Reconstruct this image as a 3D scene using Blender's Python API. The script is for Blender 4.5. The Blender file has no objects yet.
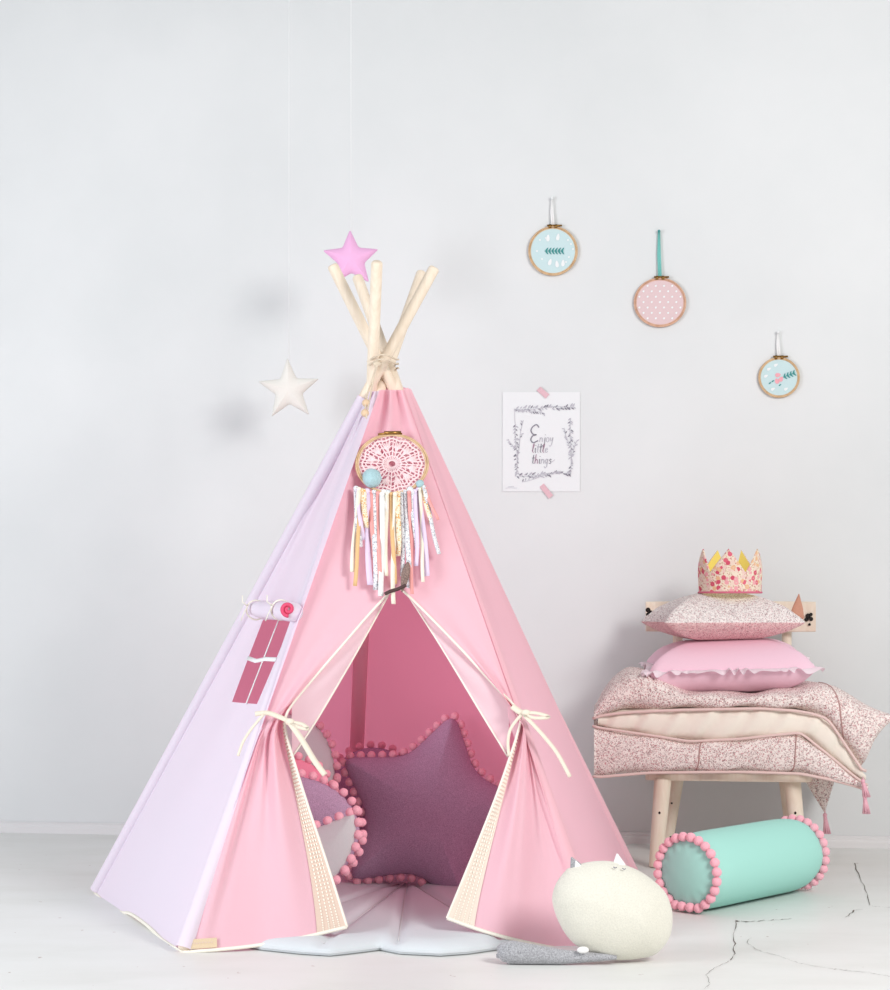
import bpy, math, random
import numpy as np
from mathutils import Vector, Matrix

random.seed(4)
rng = np.random.default_rng(4)
D = bpy.data
SC = bpy.context.scene
COL = SC.collection

# ------------------------------------------------------------------ camera, light, exposure
F, HC, YH, CX = 1779.0, 0.76, 600.0, 445.0      # focal (px of the 890x990 frame), eye height, horizon row

cam = D.cameras.new('camera'); co = D.objects.new('camera', cam); COL.objects.link(co)
cam.sensor_fit = 'VERTICAL'; cam.sensor_height = 36.0
cam.lens = F / 990.0 * 36.0
cam.shift_y = (YH - 495.0) / 990.0
co.location = (0, 0, HC); co.rotation_euler = (math.pi / 2, 0, 0)
SC.camera = co

SC.view_settings.view_transform = 'Standard'
SC.view_settings.look = 'None'
SC.view_settings.gamma = 1.0
SC.view_settings.use_curve_mapping = False
SC.view_settings.exposure = 0.0

w = D.worlds.new('daylight'); SC.world = w; w.use_nodes = True
w.node_tree.nodes['Background'].inputs[0].default_value = (0.955, 0.975, 1.0, 1)
w.node_tree.nodes['Background'].inputs[1].default_value = 0.44


def area(name, loc, target, size, power, color):
    l = D.lights.new(name, 'AREA'); l.shape = 'RECTANGLE'; l.size = size[0]; l.size_y = size[1]
    l.energy = power; l.color = color
    o = D.objects.new(name, l); COL.objects.link(o)
    o.location = loc
    o.rotation_euler = (Vector(target) - Vector(loc)).to_track_quat('-Z', 'Y').to_euler()
    return o


area('window_light_right', (2.1, 1.5, 2.2), (0.0, 4.5, 0.6), (1.0, 1.0), 94, (1.0, 0.985, 0.97))
area('window_light_left', (-3.0, 2.2, 1.4), (-0.3, 4.5, 0.5), (1.4, 1.8), 84, (0.90, 0.94, 1.0))

# ------------------------------------------------------------------ pixels to places


def lin(c):
    c = c / 255.0
    return c / 12.92 if c <= 0.04045 else ((c + 0.055) / 1.055) ** 2.4


def rgb(r, g, b):
    return (lin(r), lin(g), lin(b), 1.0)


def P(px, py, d):
    return Vector(((px - CX) / F * d, d, HC + (YH - py) / F * d))


def fd(py, z=0.0):
    return (HC - z) * F / (py - YH)


def G(px, py, z=0.0):
    return P(px, py, fd(py, z))


class Plane:
    def __init__(self, a, b, c):
        self.o = a.copy(); n = (b - a).cross(c - a).normalized()
        if n.dot(Vector((0, 0, HC)) - a) < 0: n.negate()
        self.n = n

    def at(self, px, py, off=0.0):
        e = Vector((0, 0, HC)); r = Vector(((px - CX) / F, 1.0, (YH - py) / F))
        t = (self.o + self.n * off - e).dot(self.n) / r.dot(self.n)
        return e + r * t


WA, WB = G(0, 832), G(890, 848)
WALL = Plane(WA, WB, WA + Vector((0, 0, 1)))
WX = (WB - WA).normalized(); WN = WALL.n; UP = Vector((0, 0, 1))

# ------------------------------------------------------------------ mesh builder
ROOTLOC = {}


class MB:
    def __init__(self):
        self.v = []; self.f = []; self.m = []

    def add(self, vs, fs, m=0):
        k = len(self.v)
        self.v += [Vector(x) for x in vs]
        for f in fs:
            self.f.append(tuple(i + k for i in f)); self.m.append(m)
        return self

    def grid(self, fn, nu, nv, m=0, closed_u=False):
        vs = [fn(i / nu, j / nv) for j in range(nv + 1) for i in range(nu + (0 if closed_u else 1))]
        W = nu if closed_u else nu + 1
        fs = []
        for j in range(nv):
            for i in range(nu):
                i2 = (i + 1) % W
                fs.append((j * W + i, j * W + i2, (j + 1) * W + i2, (j + 1) * W + i))
        return self.add(vs, fs, m)

    def tube(self, pts, r, n=12, m=0, cap=True, closed=False, flat=1.0, up=None):
        pts = [Vector(p) for p in pts]; N = len(pts)
        rs = r if hasattr(r, '__len__') else [r] * N
        vs = []; u = None
        for i in range(N):
            if closed: t = pts[(i + 1) % N] - pts[i - 1]
            else: t = pts[min(i + 1, N - 1)] - pts[max(i - 1, 0)]
            t.normalize()
            if up is not None: u = Vector(up) - t * t.dot(Vector(up))
            elif u is None:
                a = Vector((0, 0, 1)) if abs(t.z) < 0.9 else Vector((1, 0, 0)); u = a - t * t.dot(a)
            else: u = u - t * t.dot(u)
            u.normalize(); w_ = t.cross(u)
            for k in range(n):
                a = 2 * math.pi * k / n
                vs.append(pts[i] + (u * math.cos(a) * flat + w_ * math.sin(a)) * rs[i])
        fs = []
        for i in range(N if closed else N - 1):
            j = (i + 1) % N
            for k in range(n):
                k2 = (k + 1) % n
                fs.append((i * n + k, i * n + k2, j * n + k2, j * n + k))
        if cap and not closed:
            fs.append(tuple(range(n))[::-1]); fs.append(tuple((N - 1) * n + k for k in range(n)))
        return self.add(vs, fs, m)

    def rod(self, a, b, ra, rb, n=16, m=0, round_=0.6):
        a = Vector(a); b = Vector(b); d = (b - a).normalized()
        pts = []; rs = []
        e = min(ra, rb) * round_
        for k in range(5):
            s = k / 4 * math.pi / 2
            pts.append(a + d * e * (1 - math.sin(s))); rs.append(ra - e + e * math.sin(s) if False else ra * (1 - round_) + ra * round_ * math.sin(s))
        pts = [a + d * e * (1 - math.cos(k / 4 * math.pi / 2)) for k in range(5)]
        rs = [ra * (1 - round_) + ra * round_ * math.sin(k / 4 * math.pi / 2) for k in range(5)]
        pts += [a.lerp(b, 0.5)]; rs += [(ra + rb) / 2]
        for k in range(5):
            s = (4 - k) / 4 * math.pi / 2
            pts.append(b - d * e * (1 - math.cos(s))); rs.append(rb * (1 - round_) + rb * round_ * math.sin(s))
        return self.tube(pts, rs, n, m)

    def ribbon(self, pts, w_, th, m=0, side=None, facing=Vector((0, -1, 0))):
        """a flat strip of width w_ (number or list) and thickness th facing the given direction"""
        pts = [Vector(p) for p in pts]; N = len(pts)
        ws = w_ if hasattr(w_, '__len__') else [w_] * N
        vs = []
        for i in range(N):
            t = (pts[min(i + 1, N - 1)] - pts[max(i - 1, 0)]).normalized()
            s = t.cross(facing)
            if s.length < 1e-6: s = Vector((1, 0, 0))
            s.normalize(); nn = s.cross(t).normalized()
            if nn.dot(facing) < 0: nn.negate()
            for a, b in ((-1, -1), (1, -1), (1, 1), (-1, 1)):
                vs.append(pts[i] + s * a * ws[i] / 2 + nn * b * th / 2)
        fs = []
        for i in range(N - 1):
            for k in range(4):
                k2 = (k + 1) % 4
                fs.append((i * 4 + k, i * 4 + k2, i * 4 + 4 + k2, i * 4 + 4 + k))
        fs.append((3, 2, 1, 0)); fs.append(tuple((N - 1) * 4 + k for k in range(4)))
        return self.add(vs, fs, m)

    def box(self, c, s, m=0, axes=(Vector((1, 0, 0)), Vector((0, 1, 0)), Vector((0, 0, 1)))):
        c = Vector(c)
        vs = [c + axes[0] * x * s[0] / 2 + axes[1] * y * s[1] / 2 + axes[2] * z * s[2] / 2 for z in (-1, 1) for y in (-1, 1) for x in (-1, 1)]
        return self.add(vs, [(0, 2, 3, 1), (4, 5, 7, 6), (0, 1, 5, 4), (1, 3, 7, 5), (3, 2, 6, 7), (2, 0, 4, 6)], m)

    def sphere(self, c, r, n=16, m=0, sc=(1, 1, 1), bump=0.0, axes=None):
        c = Vector(c); ax = axes or (Vector((1, 0, 0)), Vector((0, 1, 0)), Vector((0, 0, 1)))
        rows = n // 2; vs = []; fs = []
        vs.append(c + ax[2] * r * sc[2])
        for j in range(1, rows):
            th = math.pi * j / rows
            for k in range(n):
                ph = 2 * math.pi * k / n
                q = 1 + (random.uniform(-bump, bump) if bump else 0)
                vs.append(c + ax[0] * r * q * sc[0] * math.sin(th) * math.cos(ph) + ax[1] * r * q * sc[1] * math.sin(th) * math.sin(ph) + ax[2] * r * q * sc[2] * math.cos(th))
        vs.append(c - ax[2] * r * sc[2]); L = len(vs) - 1
        for k in range(n):
            fs.append((0, 1 + k, 1 + (k + 1) % n))
            fs.append((L, 1 + (rows - 2) * n + (k + 1) % n, 1 + (rows - 2) * n + k))
        for j in range(rows - 2):
            for k in range(n):
                a = 1 + j * n + k; b = 1 + j * n + (k + 1) % n
                fs.append((a, a + n, b + n, b))
        return self.add(vs, fs, m)

    def cushion(self, outline, T, Dd, place, rings=14, m=0, center=None, flat_bottom=None, hfun=None, power=2.0, m_back=None, ex=.55, under=1.0):
        """a stuffed body over a 2-D outline: thickness grows with the distance from its seam"""
        O = np.array(outline, float); N = len(O)
        c = O.mean(0) if center is None else np.array(center, float)
        A = O; B = np.roll(O, -1, 0)

        def dist(p):
            ab = B - A; t = np.clip(((p - A) * ab).sum(1) / (ab * ab).sum(1), 0, 1)
            return np.sqrt((((A + ab * t[:, None]) - p) ** 2).sum(1).min())
        ss = [1 - (1 - i / rings) ** 1.0 for i in range(rings + 1)]
        ss = [math.sin(s * math.pi / 2) ** 0.9 for s in ss]

        def h(p, edge):
            if edge: return 0.0
            q = min(dist(p) / Dd, 1.0)
            v = T * (1 - (1 - q) ** power) ** ex
            return v * hfun(p) if hfun else v
        for sgn in (1, -1):
            vs = []; fs = []
            for i, s in enumerate(ss):
                if i == 0:
                    z = h(c, False); z = z if sgn > 0 else (-z * under if flat_bottom is None else -flat_bottom)
                    vs.append(place(c[0], c[1], z)); continue
                for k in range(N):
                    p = c + (O[k] - c) * s
                    z = h(p, i == rings)
                    if sgn < 0: z = -z * under if flat_bottom is None else -min(flat_bottom, flat_bottom * (0 if i == rings else 1))
                    vs.append(place(p[0], p[1], z))
            for k in range(N):
                f = (0, 1 + k, 1 + (k + 1) % N); fs.append(f if sgn > 0 else f[::-1])
            for i in range(rings - 1):
                for k in range(N):
                    a = 1 + i * N + k; b = 1 + i * N + (k + 1) % N
                    f = (a, a + N, b + N, b); fs.append(f if sgn > 0 else f[::-1])
            self.add(vs, fs, m if (sgn > 0 or m_back is None) else m_back)
        return self

    def build(self, name, mats, parent=None, smooth=True, merge=True, sharp=None):
        off = ROOTLOC.get(parent.name, Vector()) if parent else Vector()
        me = D.meshes.new(name)
        me.from_pydata([v - off for v in self.v], [], self.f)
        mats = mats if isinstance(mats, (list, tuple)) else [mats]
        for x in mats: me.materials.append(x)
        me.polygons.foreach_set('material_index', self.m)
        if merge:
            import bmesh
            bm = bmesh.new(); bm.from_mesh(me)
            bmesh.ops.remove_doubles(bm, verts=bm.verts, dist=2e-5)
            bmesh.ops.dissolve_degenerate(bm, edges=bm.edges, dist=1e-7)
            bm.to_mesh(me); bm.free()
        if smooth:
            me.polygons.foreach_set('use_smooth', [True] * len(me.polygons))
            if sharp: me.set_sharp_from_angle(angle=math.radians(sharp))
        o = D.objects.new(name, me); COL.objects.link(o)
        if parent:
            o.parent = parent; ROOTLOC[o.name] = off
        return o


def tag(o, label=None, cat=None, group=None, kind=None):
    if label: o['label'] = label
    if cat: o['category'] = cat
    if group: o['group'] = group
    if kind: o['kind'] = kind
    return o


def thing(name, loc, label, cat, group=None):
    o = D.objects.new(name, None); COL.objects.link(o); o.location = loc; o.empty_display_size = 0.05
    ROOTLOC[o.name] = Vector(loc)
    return tag(o, label, cat, group)


# ------------------------------------------------------------------ materials


class NT:
    def __init__(self, name):
        self.mat = D.materials.new(name); self.mat.use_nodes = True
        self.t = self.mat.node_tree; self.b = self.t.nodes['Principled BSDF']; self.out = self.t.nodes['Material Output']
        self.b.inputs['Specular IOR Level'].default_value = 0.25

    def n(self, kind, **kw):
        x = self.t.nodes.new(kind)
        for k, v in kw.items():
            if k.startswith('i_'):
                key = k[2:]
                x.inputs[int(key) if key.isdigit() else key.replace('_', ' ')].default_value = v
            else: setattr(x, k, v)
        return x

    def l(self, a, b): self.t.links.new(a, b)

    def coords(self, scale=1.0, kind='Object'):
        tc = self.n('ShaderNodeTexCoord'); mp = self.n('ShaderNodeMapping')
        mp.inputs['Scale'].default_value = (scale, scale, scale) if not hasattr(scale, '__len__') else scale
        self.l(tc.outputs[kind], mp.inputs[0]); return mp.outputs[0]

    def ramp(self, src, stops, interp='LINEAR'):
        r = self.n('ShaderNodeValToRGB'); r.color_ramp.interpolation = interp
        e = r.color_ramp.elements
        while len(e) < len(stops): e.new(0.5)
        for k, (p, c) in enumerate(stops): e[k].position = p; e[k].color = c
        self.l(src, r.inputs[0]); return r.outputs[0]

    def mix(self, fac, a, b):
        x = self.n('ShaderNodeMix', data_type='RGBA')
        for s, v in ((x.inputs[0], fac), (x.inputs[6], a), (x.inputs[7], b)):
            if hasattr(v, 'is_output'): self.l(v, s)
            else: s.default_value = v
        return x.outputs[2]

    def bump(self, src, strength=0.3, dist=0.002):
        x = self.n('ShaderNodeBump'); x.inputs['Strength'].default_value = strength; x.inputs['Distance'].default_value = dist
        self.l(src, x.inputs['Height']); self.l(x.outputs[0], self.b.inputs['Normal']); return x.outputs[0]

    def color(self, c):
        if hasattr(c, 'is_output'): self.l(c, self.b.inputs['Base Color'])
        else: self.b.inputs['Base Color'].default_value = c

    def rough(self, r): self.b.inputs['Roughness'].default_value = r


def cloth(name, c, weave=900, bump=0.25, var=0.04, rough=0.9, sheen=0.0, trans=0.0, noise_scale=None, tcol=None):
    t = NT(name); co_ = t.coords(1.0)
    nz = t.n('ShaderNodeTexNoise', i_Scale=noise_scale or weave, i_Detail=3.0); t.l(co_, nz.inputs['Vector'])
    lo = tuple(x * (1 - var * 2) for x in c[:3]) + (1,); hi = tuple(min(1, x * (1 + var)) for x in c[:3]) + (1,)
    colr = t.ramp(nz.outputs[0], [(0.3, lo), (0.7, hi)])
    t.color(colr); t.rough(rough)
    nrm = t.bump(nz.outputs[0], bump, 0.0015)
    if sheen:
        t.b.inputs['Sheen Weight'].default_value = sheen
    if trans:
        tr = t.n('ShaderNodeBsdfTranslucent'); (t.l(colr, tr.inputs[0]) if tcol is None else setattr(tr.inputs[0], 'default_value', tcol)); t.l(nrm, tr.inputs['Normal'])
        mx = t.n('ShaderNodeMixShader'); mx.inputs[0].default_value = trans
        t.l(t.b.outputs[0], mx.inputs[1]); t.l(tr.outputs[0], mx.inputs[2]); t.l(mx.outputs[0], t.out.inputs[0])
    return t.mat


def fluffy(name, c, scale=260, bump=0.9, var=0.08):
    return cloth(name, c, noise_scale=scale, bump=bump, var=var, rough=1.0, sheen=0.25)


def plain(name, c, rough=0.6, metal=0.0):
    t = NT(name); t.color(c); t.rough(rough); t.b.inputs['Metallic'].default_value = metal
    return t.mat


def wood(name, a, b, scale=(14, 14, 2.0)):
    t = NT(name); co_ = t.coords(scale)
    nz = t.n('ShaderNodeTexNoise', i_Scale=3.0, i_Detail=5.0, i_Distortion=0.6); t.l(co_, nz.inputs['Vector'])
    t.color(t.ramp(nz.outputs[0], [(0.35, a), (0.65, b)])); t.rough(0.55)
    return t.mat


def floral(name, ground, ink_a, ink_b, scale=120, amount=0.5):
    """dense little sprigs on a pale ground"""
    t = NT(name); co_ = t.coords(1.0)
    nz = t.n('ShaderNodeTexNoise', i_Scale=scale, i_Detail=0.0, i_Distortion=1.4); t.l(co_, nz.inputs['Vector'])
    m1 = t.n('ShaderNodeMath', operation='SUBTRACT'); m1.inputs[1].default_value = 0.5; t.l(nz.outputs[0], m1.inputs[0])
    m2 = t.n('ShaderNodeMath', operation='ABSOLUTE'); t.l(m1.outputs[0], m2.inputs[0])
    lines = t.ramp(m2.outputs[0], [(0.0, (1, 1, 1, 1)), (0.035, (1, 1, 1, 1)), (0.055, (0, 0, 0, 1))])
    vo = t.n('ShaderNodeTexVoronoi', i_Scale=scale * 0.9); t.l(co_, vo.inputs['Vector'])
    dots = t.ramp(vo.outputs['Distance'], [(0.0, (1, 1, 1, 1)), (0.26, (1, 1, 1, 1)), (0.31, (0, 0, 0, 1))])
    nb = t.n('ShaderNodeTexNoise', i_Scale=scale * 0.7, i_Detail=1.0); t.l(co_, nb.inputs['Vector'])
    brk = t.ramp(nb.outputs[0], [(0.38, (0, 0, 0, 1)), (0.44, (1, 1, 1, 1))])
    mm = t.n('ShaderNodeMath', operation='MULTIPLY'); t.l(lines, mm.inputs[0]); t.l(brk, mm.inputs[1])
    c1 = t.mix(mm.outputs[0], ground, ink_a)
    c2 = t.mix(dots, c1, ink_b)
    t.color(c2); t.rough(0.95)
    return t.mat


def blooms(name, ground, cols, scale=48):
    """larger printed flowers in several colours"""
    t = NT(name); co_ = t.coords(1.0)
    vo = t.n('ShaderNodeTexVoronoi', i_Scale=scale); t.l(co_, vo.inputs['Vector'])
    sep = t.n('ShaderNodeSeparateColor'); t.l(vo.outputs['Color'], sep.inputs[0])
    stops = [(k / len(cols), c) for k, c in enumerate(cols)]
    colr = t.ramp(sep.outputs[0], stops, 'CONSTANT')
    mask = t.ramp(vo.outputs['Distance'], [(0.0, (1, 1, 1, 1)), (0.50, (1, 1, 1, 1)), (0.56, (0, 0, 0, 1))])
    core = t.ramp(vo.outputs['Distance'], [(0.0, (1, 1, 1, 1)), (0.13, (1, 1, 1, 1)), (0.16, (0, 0, 0, 1))])
    nz = t.n('ShaderNodeTexNoise', i_Scale=scale * 3.2, i_Detail=1.0); t.l(co_, nz.inputs['Vector'])
    spk = t.ramp(nz.outputs[0], [(0.52, ground), (0.56, rgb(205, 190, 150)), (0.62, rgb(214, 130, 140))], 'CONSTANT')
    c = t.mix(mask, spk, colr); c = t.mix(core, c, rgb(235, 205, 190))
    t.color(c); t.rough(0.9)
    return t.mat


M = {}
M['canvas'] = cloth('pink_canvas', rgb(253, 212, 222), weave=700, bump=0.12, var=0.012, trans=0.32, rough=0.75, tcol=rgb(255, 176, 196))
M['canvas_lit'] = cloth('pink_canvas_lit', rgb(243, 239, 251), weave=700, bump=0.12, var=0.012, trans=0.24, rough=0.75, tcol=rgb(255, 180, 205))  # pink canvas with strong cool light painted in as a paler lilac
M['canvas_pale'] = cloth('pale_pink_facing', rgb(250, 222, 228), weave=700, bump=0.12, var=0.012, trans=0.3)
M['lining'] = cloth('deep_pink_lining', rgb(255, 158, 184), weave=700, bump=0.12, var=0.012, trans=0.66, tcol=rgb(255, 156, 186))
M['cream_tape'] = cloth('cream_cotton_tape', rgb(246, 240, 226), weave=900, bump=0.2)
M['pole'] = wood('pale_pine', rgb(230, 213, 192), rgb(238, 223, 204), (30, 30, 2))
M['birch'] = wood('pale_birch', rgb(232, 215, 195), rgb(240, 227, 210), (20, 20, 3))
M['knot'] = plain('dark_knots', rgb(34, 28, 26), 0.7)
M['white'] = cloth('white_cotton', rgb(244, 243, 242), weave=900, bump=0.15)
M['pom'] = fluffy('pink_pompom_wool', rgb(251, 184, 197), 500, 0.35, 0.05)
M['aqua'] = cloth('aqua_cotton', rgb(170, 223, 211), weave=800, bump=0.12, var=0.01, rough=0.8)
M['rose_roll'] = cloth('deep_rose_lining', rgb(222, 84, 118), weave=700, var=0.03)
M['mauve'] = cloth('mauve_wool', rgb(188, 158, 184), noise_scale=420, bump=0.4, var=0.14)
M['grey_cloth'] = cloth('pale_grey_cotton', rgb(206, 206, 206), weave=700, var=0.03)
M['coral'] = cloth('coral_pink_cotton', rgb(242, 150, 172), weave=700, var=0.03)
M['mat'] = cloth('pale_grey_blue_cotton', rgb(212, 217, 220), weave=700, var=0.015, bump=0.15)
M['cat'] = fluffy('cream_plush', rgb(227, 224, 211), 330, 0.7, 0.04)
M['cat_grey'] = fluffy('grey_plush', rgb(176, 176, 180), 380, 0.9, 0.22)
M['rose_star'] = cloth('orchid_pink_cotton', rgb(240, 184, 224), weave=800, var=0.015)
M['ivory_star'] = cloth('ivory_cotton', rgb(236, 233, 226), weave=800, var=0.02)
M['thread'] = plain('white_thread', rgb(246, 246, 246), 0.6)
M['pillow_pink'] = cloth('pink_cotton', rgb(248, 210, 225), weave=800, var=0.012, bump=0.12)
M['pillow_lilac'] = cloth('pale_pink_cotton', rgb(246, 208, 224), weave=800, var=0.012, bump=0.12)
M['ruffle'] = cloth('white_pink_ruffle', rgb(252, 236, 243), weave=900, var=0.012, trans=0.15)
M['floral'] = floral('ditsy_floral_cotton', rgb(248, 236, 230), rgb(146, 104, 106), rgb(202, 146, 148), 175)
M['floral_light'] = floral('light_ditsy_floral_cotton', rgb(246, 238, 234), rgb(150, 126, 128), rgb(210, 176, 178), 190)
M['floral_rose'] = floral('rosy_ditsy_floral_cotton', rgb(240, 206, 204), rgb(168, 112, 118), rgb(210, 136, 146), 190)
M['cream'] = cloth('cream_cotton', rgb(247, 238, 225), weave=800, var=0.012, bump=0.12)
M['piping'] = cloth('pale_pink_piping', rgb(236, 208, 202), weave=900, var=0.03)
M['tassel'] = cloth('pink_tassel_yarn', rgb(250, 190, 203), noise_scale=500, bump=0.6, var=0.1)
M['crown'] = blooms('flower_print_cotton', rgb(244, 228, 208), [rgb(226, 108, 128), rgb(240, 170, 176), rgb(240, 216, 200), rgb(214, 88, 112), rgb(236, 190, 150), rgb(238, 206, 196)], 74)
M['yellow'] = cloth('yellow_felt', rgb(250, 226, 120), weave=700, var=0.02)
M['hoop'] = wood('bamboo_hoop', rgb(200, 166, 128), rgb(220, 188, 150), (20, 20, 20))
M['hoop_pink'] = wood('rosy_bamboo_hoop', rgb(204, 160, 136), rgb(220, 180, 154), (20, 20, 20))
M['brass'] = plain('brass', rgb(150, 112, 60), 0.35, 0.8)
M['teal_line'] = plain('teal_print', rgb(74, 150, 148), 0.9)
M['aqua_pale'] = cloth('pale_aqua_cotton', rgb(200, 222, 224), weave=900, var=0.02)
M['pink_dots'] = cloth('dusty_pink_cotton', rgb(222, 197, 198), weave=900, var=0.02)
M['print_white'] = plain('white_print', rgb(236, 238, 238), 0.9)
M['print_pink'] = plain('pink_print', rgb(238, 168, 178), 0.9)
M['aqua_cord'] = cloth('aqua_cord', rgb(120, 196, 188), weave=900, var=0.04)
M['paper'] = plain('white_paper', rgb(231, 232, 233), 0.8)
M['ink'] = plain('grey_ink', rgb(140, 138, 148), 0.9)
M['ink_soft'] = plain('soft_grey_ink', rgb(192, 190, 198), 0.9)
M['ink_mauve'] = plain('mauve_ink', rgb(170, 140, 158), 0.9)
M['washi'] = cloth('pink_washi_tape', rgb(226, 186, 194), weave=700, var=0.05)
M['tan_lace'] = cloth('tan_lace', rgb(224, 200, 184), weave=900, var=0.06)
M['pale_lace'] = cloth('pale_lace', rgb(230, 215, 200), weave=900, var=0.05)
M['tag'] = cloth('beige_label', rgb(222, 200, 168), weave=900, var=0.06)
M['bead'] = plain('wooden_bead', rgb(222, 192, 160), 0.5)
M['rope'] = cloth('natural_cord', rgb(226, 210, 188), noise_scale=900, bump=0.6, var=0.12)
M['blue_pom'] = fluffy('pale_blue_pompom', rgb(176, 208, 214), 600, 0.9, 0.1)
M['white_pom'] = fluffy('white_pompom', rgb(232, 238, 240), 700, 0.9, 0.08)
M['feather'] = cloth('brown_grey_feather', rgb(150, 126, 118), noise_scale=300, var=0.3)
M['braid'] = plain('dark_braid', rgb(86, 66, 66), 0.9)
M['mustard_print'] = floral('mustard_print_ribbon', rgb(246, 232, 206), rgb(216, 160, 90), rgb(232, 170, 100), 150)
M['dot_print'] = floral('grey_print_ribbon', rgb(238, 238, 240), rgb(150, 160, 170), rgb(190, 180, 186), 180)
M['lav_ribbon'] = cloth('lavender_ribbon', rgb(232, 214, 238), weave=900)
M['cream_ribbon'] = cloth('cream_ribbon', rgb(248, 240, 222), weave=900)
M['coral_ribbon'] = cloth('coral_ribbon', rgb(242, 168, 164), weave=900)
M['ochre_ribbon'] = cloth('ochre_ribbon', rgb(232, 190, 138), weave=900)
M['crack'] = plain('floor_cracks', rgb(96, 88, 80), 1.0)

# wall and floor paint
t = NT('wall_paint'); c_ = t.coords(1.0)
nz = t.n('ShaderNodeTexNoise', i_Scale=1.3, i_Detail=5.0, i_Roughness=0.55); t.l(c_, nz.inputs['Vector'])
t.color(t.ramp(nz.outputs[0], [(0.3, rgb(218, 220, 220)), (0.7, rgb(227, 228, 228))]))
n2 = t.n('ShaderNodeTexNoise', i_Scale=24.0, i_Detail=6.0); t.l(c_, n2.inputs['Vector'])
t.bump(n2.outputs[0], 0.12, 0.004); t.rough(0.75)
M['wall'] = t.mat
t = NT('floor_paint'); c_ = t.coords((1.2, 2.6, 1.0))
nz = t.n('ShaderNodeTexNoise', i_Scale=2.2, i_Detail=7.0, i_Roughness=0.6); t.l(c_, nz.inputs['Vector'])
base = t.ramp(nz.outputs[0], [(0.28, rgb(223, 223, 219)), (0.5, rgb(229, 229, 226)), (0.75, rgb(233, 233, 231))])
n3 = t.n('ShaderNodeTexNoise', i_Scale=34.0, i_Detail=2.0); t.l(t.coords(1.0), n3.inputs['Vector'])
chip = t.ramp(n3.outputs[0], [(0.735, (0, 0, 0, 1)), (0.75, (1, 1, 1, 1))])
t.color(t.mix(chip, base, rgb(186, 172, 166))); t.rough(0.42); t.bump(nz.outputs[0], 0.1, 0.004)
M['floor'] = t.mat

# ------------------------------------------------------------------ the setting
m = MB()
wl = WA - WX * 3.0; wr = WB + WX * 3.0
m.add([wl, wr, wr + UP * 3.3, wl + UP * 3.3, wl - WN * .1, wr - WN * .1, wr - WN * .1 + UP * 3.3, wl - WN * .1 + UP * 3.3],
      [(0, 1, 2, 3), (5, 4, 7, 6), (3, 2, 6, 7), (1, 5, 6, 2), (4, 0, 3, 7)])
tag(m.build('wall_back', M['wall'], smooth=False), kind='structure')

m = MB()
m.add([(-5, -1, 0), (5, -1, 0), (5, 6.6, 0), (-5, 6.6, 0)], [(0, 1, 2, 3)])


def crack(pts, w0, w1, m=m):
    q = [(690 + a / 4.45, 820 + b / 4.45) for a, b in pts]
    out = []
    for (a, b), (c, d) in zip(q, q[1:]):
        n = max(2, int(math.hypot(c - a, d - b) / 2.5))
        for k in range(n):
            s = k / n; out.append((a + (c - a) * s + random.uniform(-.9, .9), b + (d - b) * s + random.uniform(-.5, .5)))
    out.append(q[-1])
    pp = [G(a, b) + Vector((0, 0, .0012)) for a, b in out]
    ws = [max(.0006, 1.5 * random.uniform(w0, w1) * (1 if random.random() > .25 else .35)) for _ in pp]
    vs = []; fs = []
    for i, p in enumerate(pp):
        tt = (pp[min(i + 1, len(pp) - 1)] - pp[max(i - 1, 0)]).normalized(); s = Vector((tt.y, -tt.x, 0)) * .5 + Vector((.35, 0, 0))
        vs += [p - s * ws[i], p + s * ws[i]]
        if i: fs.append((2 * i - 2, 2 * i - 1, 2 * i + 1, 2 * i))
    m.add(vs, fs, 1)


crack([(735, 195), (745, 235), (765, 275), (780, 310), (800, 380)], .002, .006)
crack([(810, 385), (890, 390)], .0006, .0016)
crack([(695, 435), (730, 405), (770, 400)], .0005, .0014)
crack([(255, 455), (205, 450), (200, 480), (190, 510), (200, 550), (190, 580), (200, 595), (180, 625)], .0015, .005)
crack([(175, 630), (110, 660), (70, 690), (90, 730), (65, 755)], .001, .0022)
crack([(255, 455), (450, 440)], .0006, .0016)
crack([(270, 525), (255, 545), (290, 578), (390, 605), (450, 628), (520, 645), (640, 665), (790, 680), (890, 700)], .0008, .0026)
tag(m.build('floor', [M['floor'], M['crack']], smooth=False, merge=False), kind='structure')

m = MB()
bl = WA - WX * 3.0 + WN * .0; br = WB + WX * 3.0
prof = [(0.0, 0.0), (.016, 0.0), (.016, .018), (.012, .024), (.012, .030), (.004, .036), (0.0, .036)]
vs = []
for e in (bl, br):
    vs += [e + WN * (a + .0005) + UP * b for a, b in prof]
n = len(prof)
m.add(vs, [(i, (i + 1) % n, n + (i + 1) % n, n + i) for i in range(n)] + [tuple(range(n)), tuple(range(n, 2 * n))[::-1]])
M['base'] = plain('baseboard_paint', rgb(226, 224, 224), 0.6)
tag(m.build('baseboard_back', M['base'], smooth=False), kind='structure')

# ------------------------------------------------------------------ the teepee
FL, SL, SR, FR = G(183, 952), G(95, 893), G(641, 890), G(598, 945)
BK = P(352, 862.5, fd(862.5))
dc = (FL.y + SL.y + SR.y + FR.y + BK.y) / 5
zc = HC + (YH - 368) / F * dc
tee = thing('teepee_tent', ((FL + SL + SR + FR + BK) / 5), 'pink canvas play teepee on five wooden poles, front flaps tied open', 'play tent')


def tip(foot, px, py, extra=0.0):
    # depth along the pole grows linearly with its height
    k = (dc + extra - foot.y) / zc
    d = (foot.y + k * HC) / (1 - k * (YH - py) / F)
    return P(px, py, d)


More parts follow.
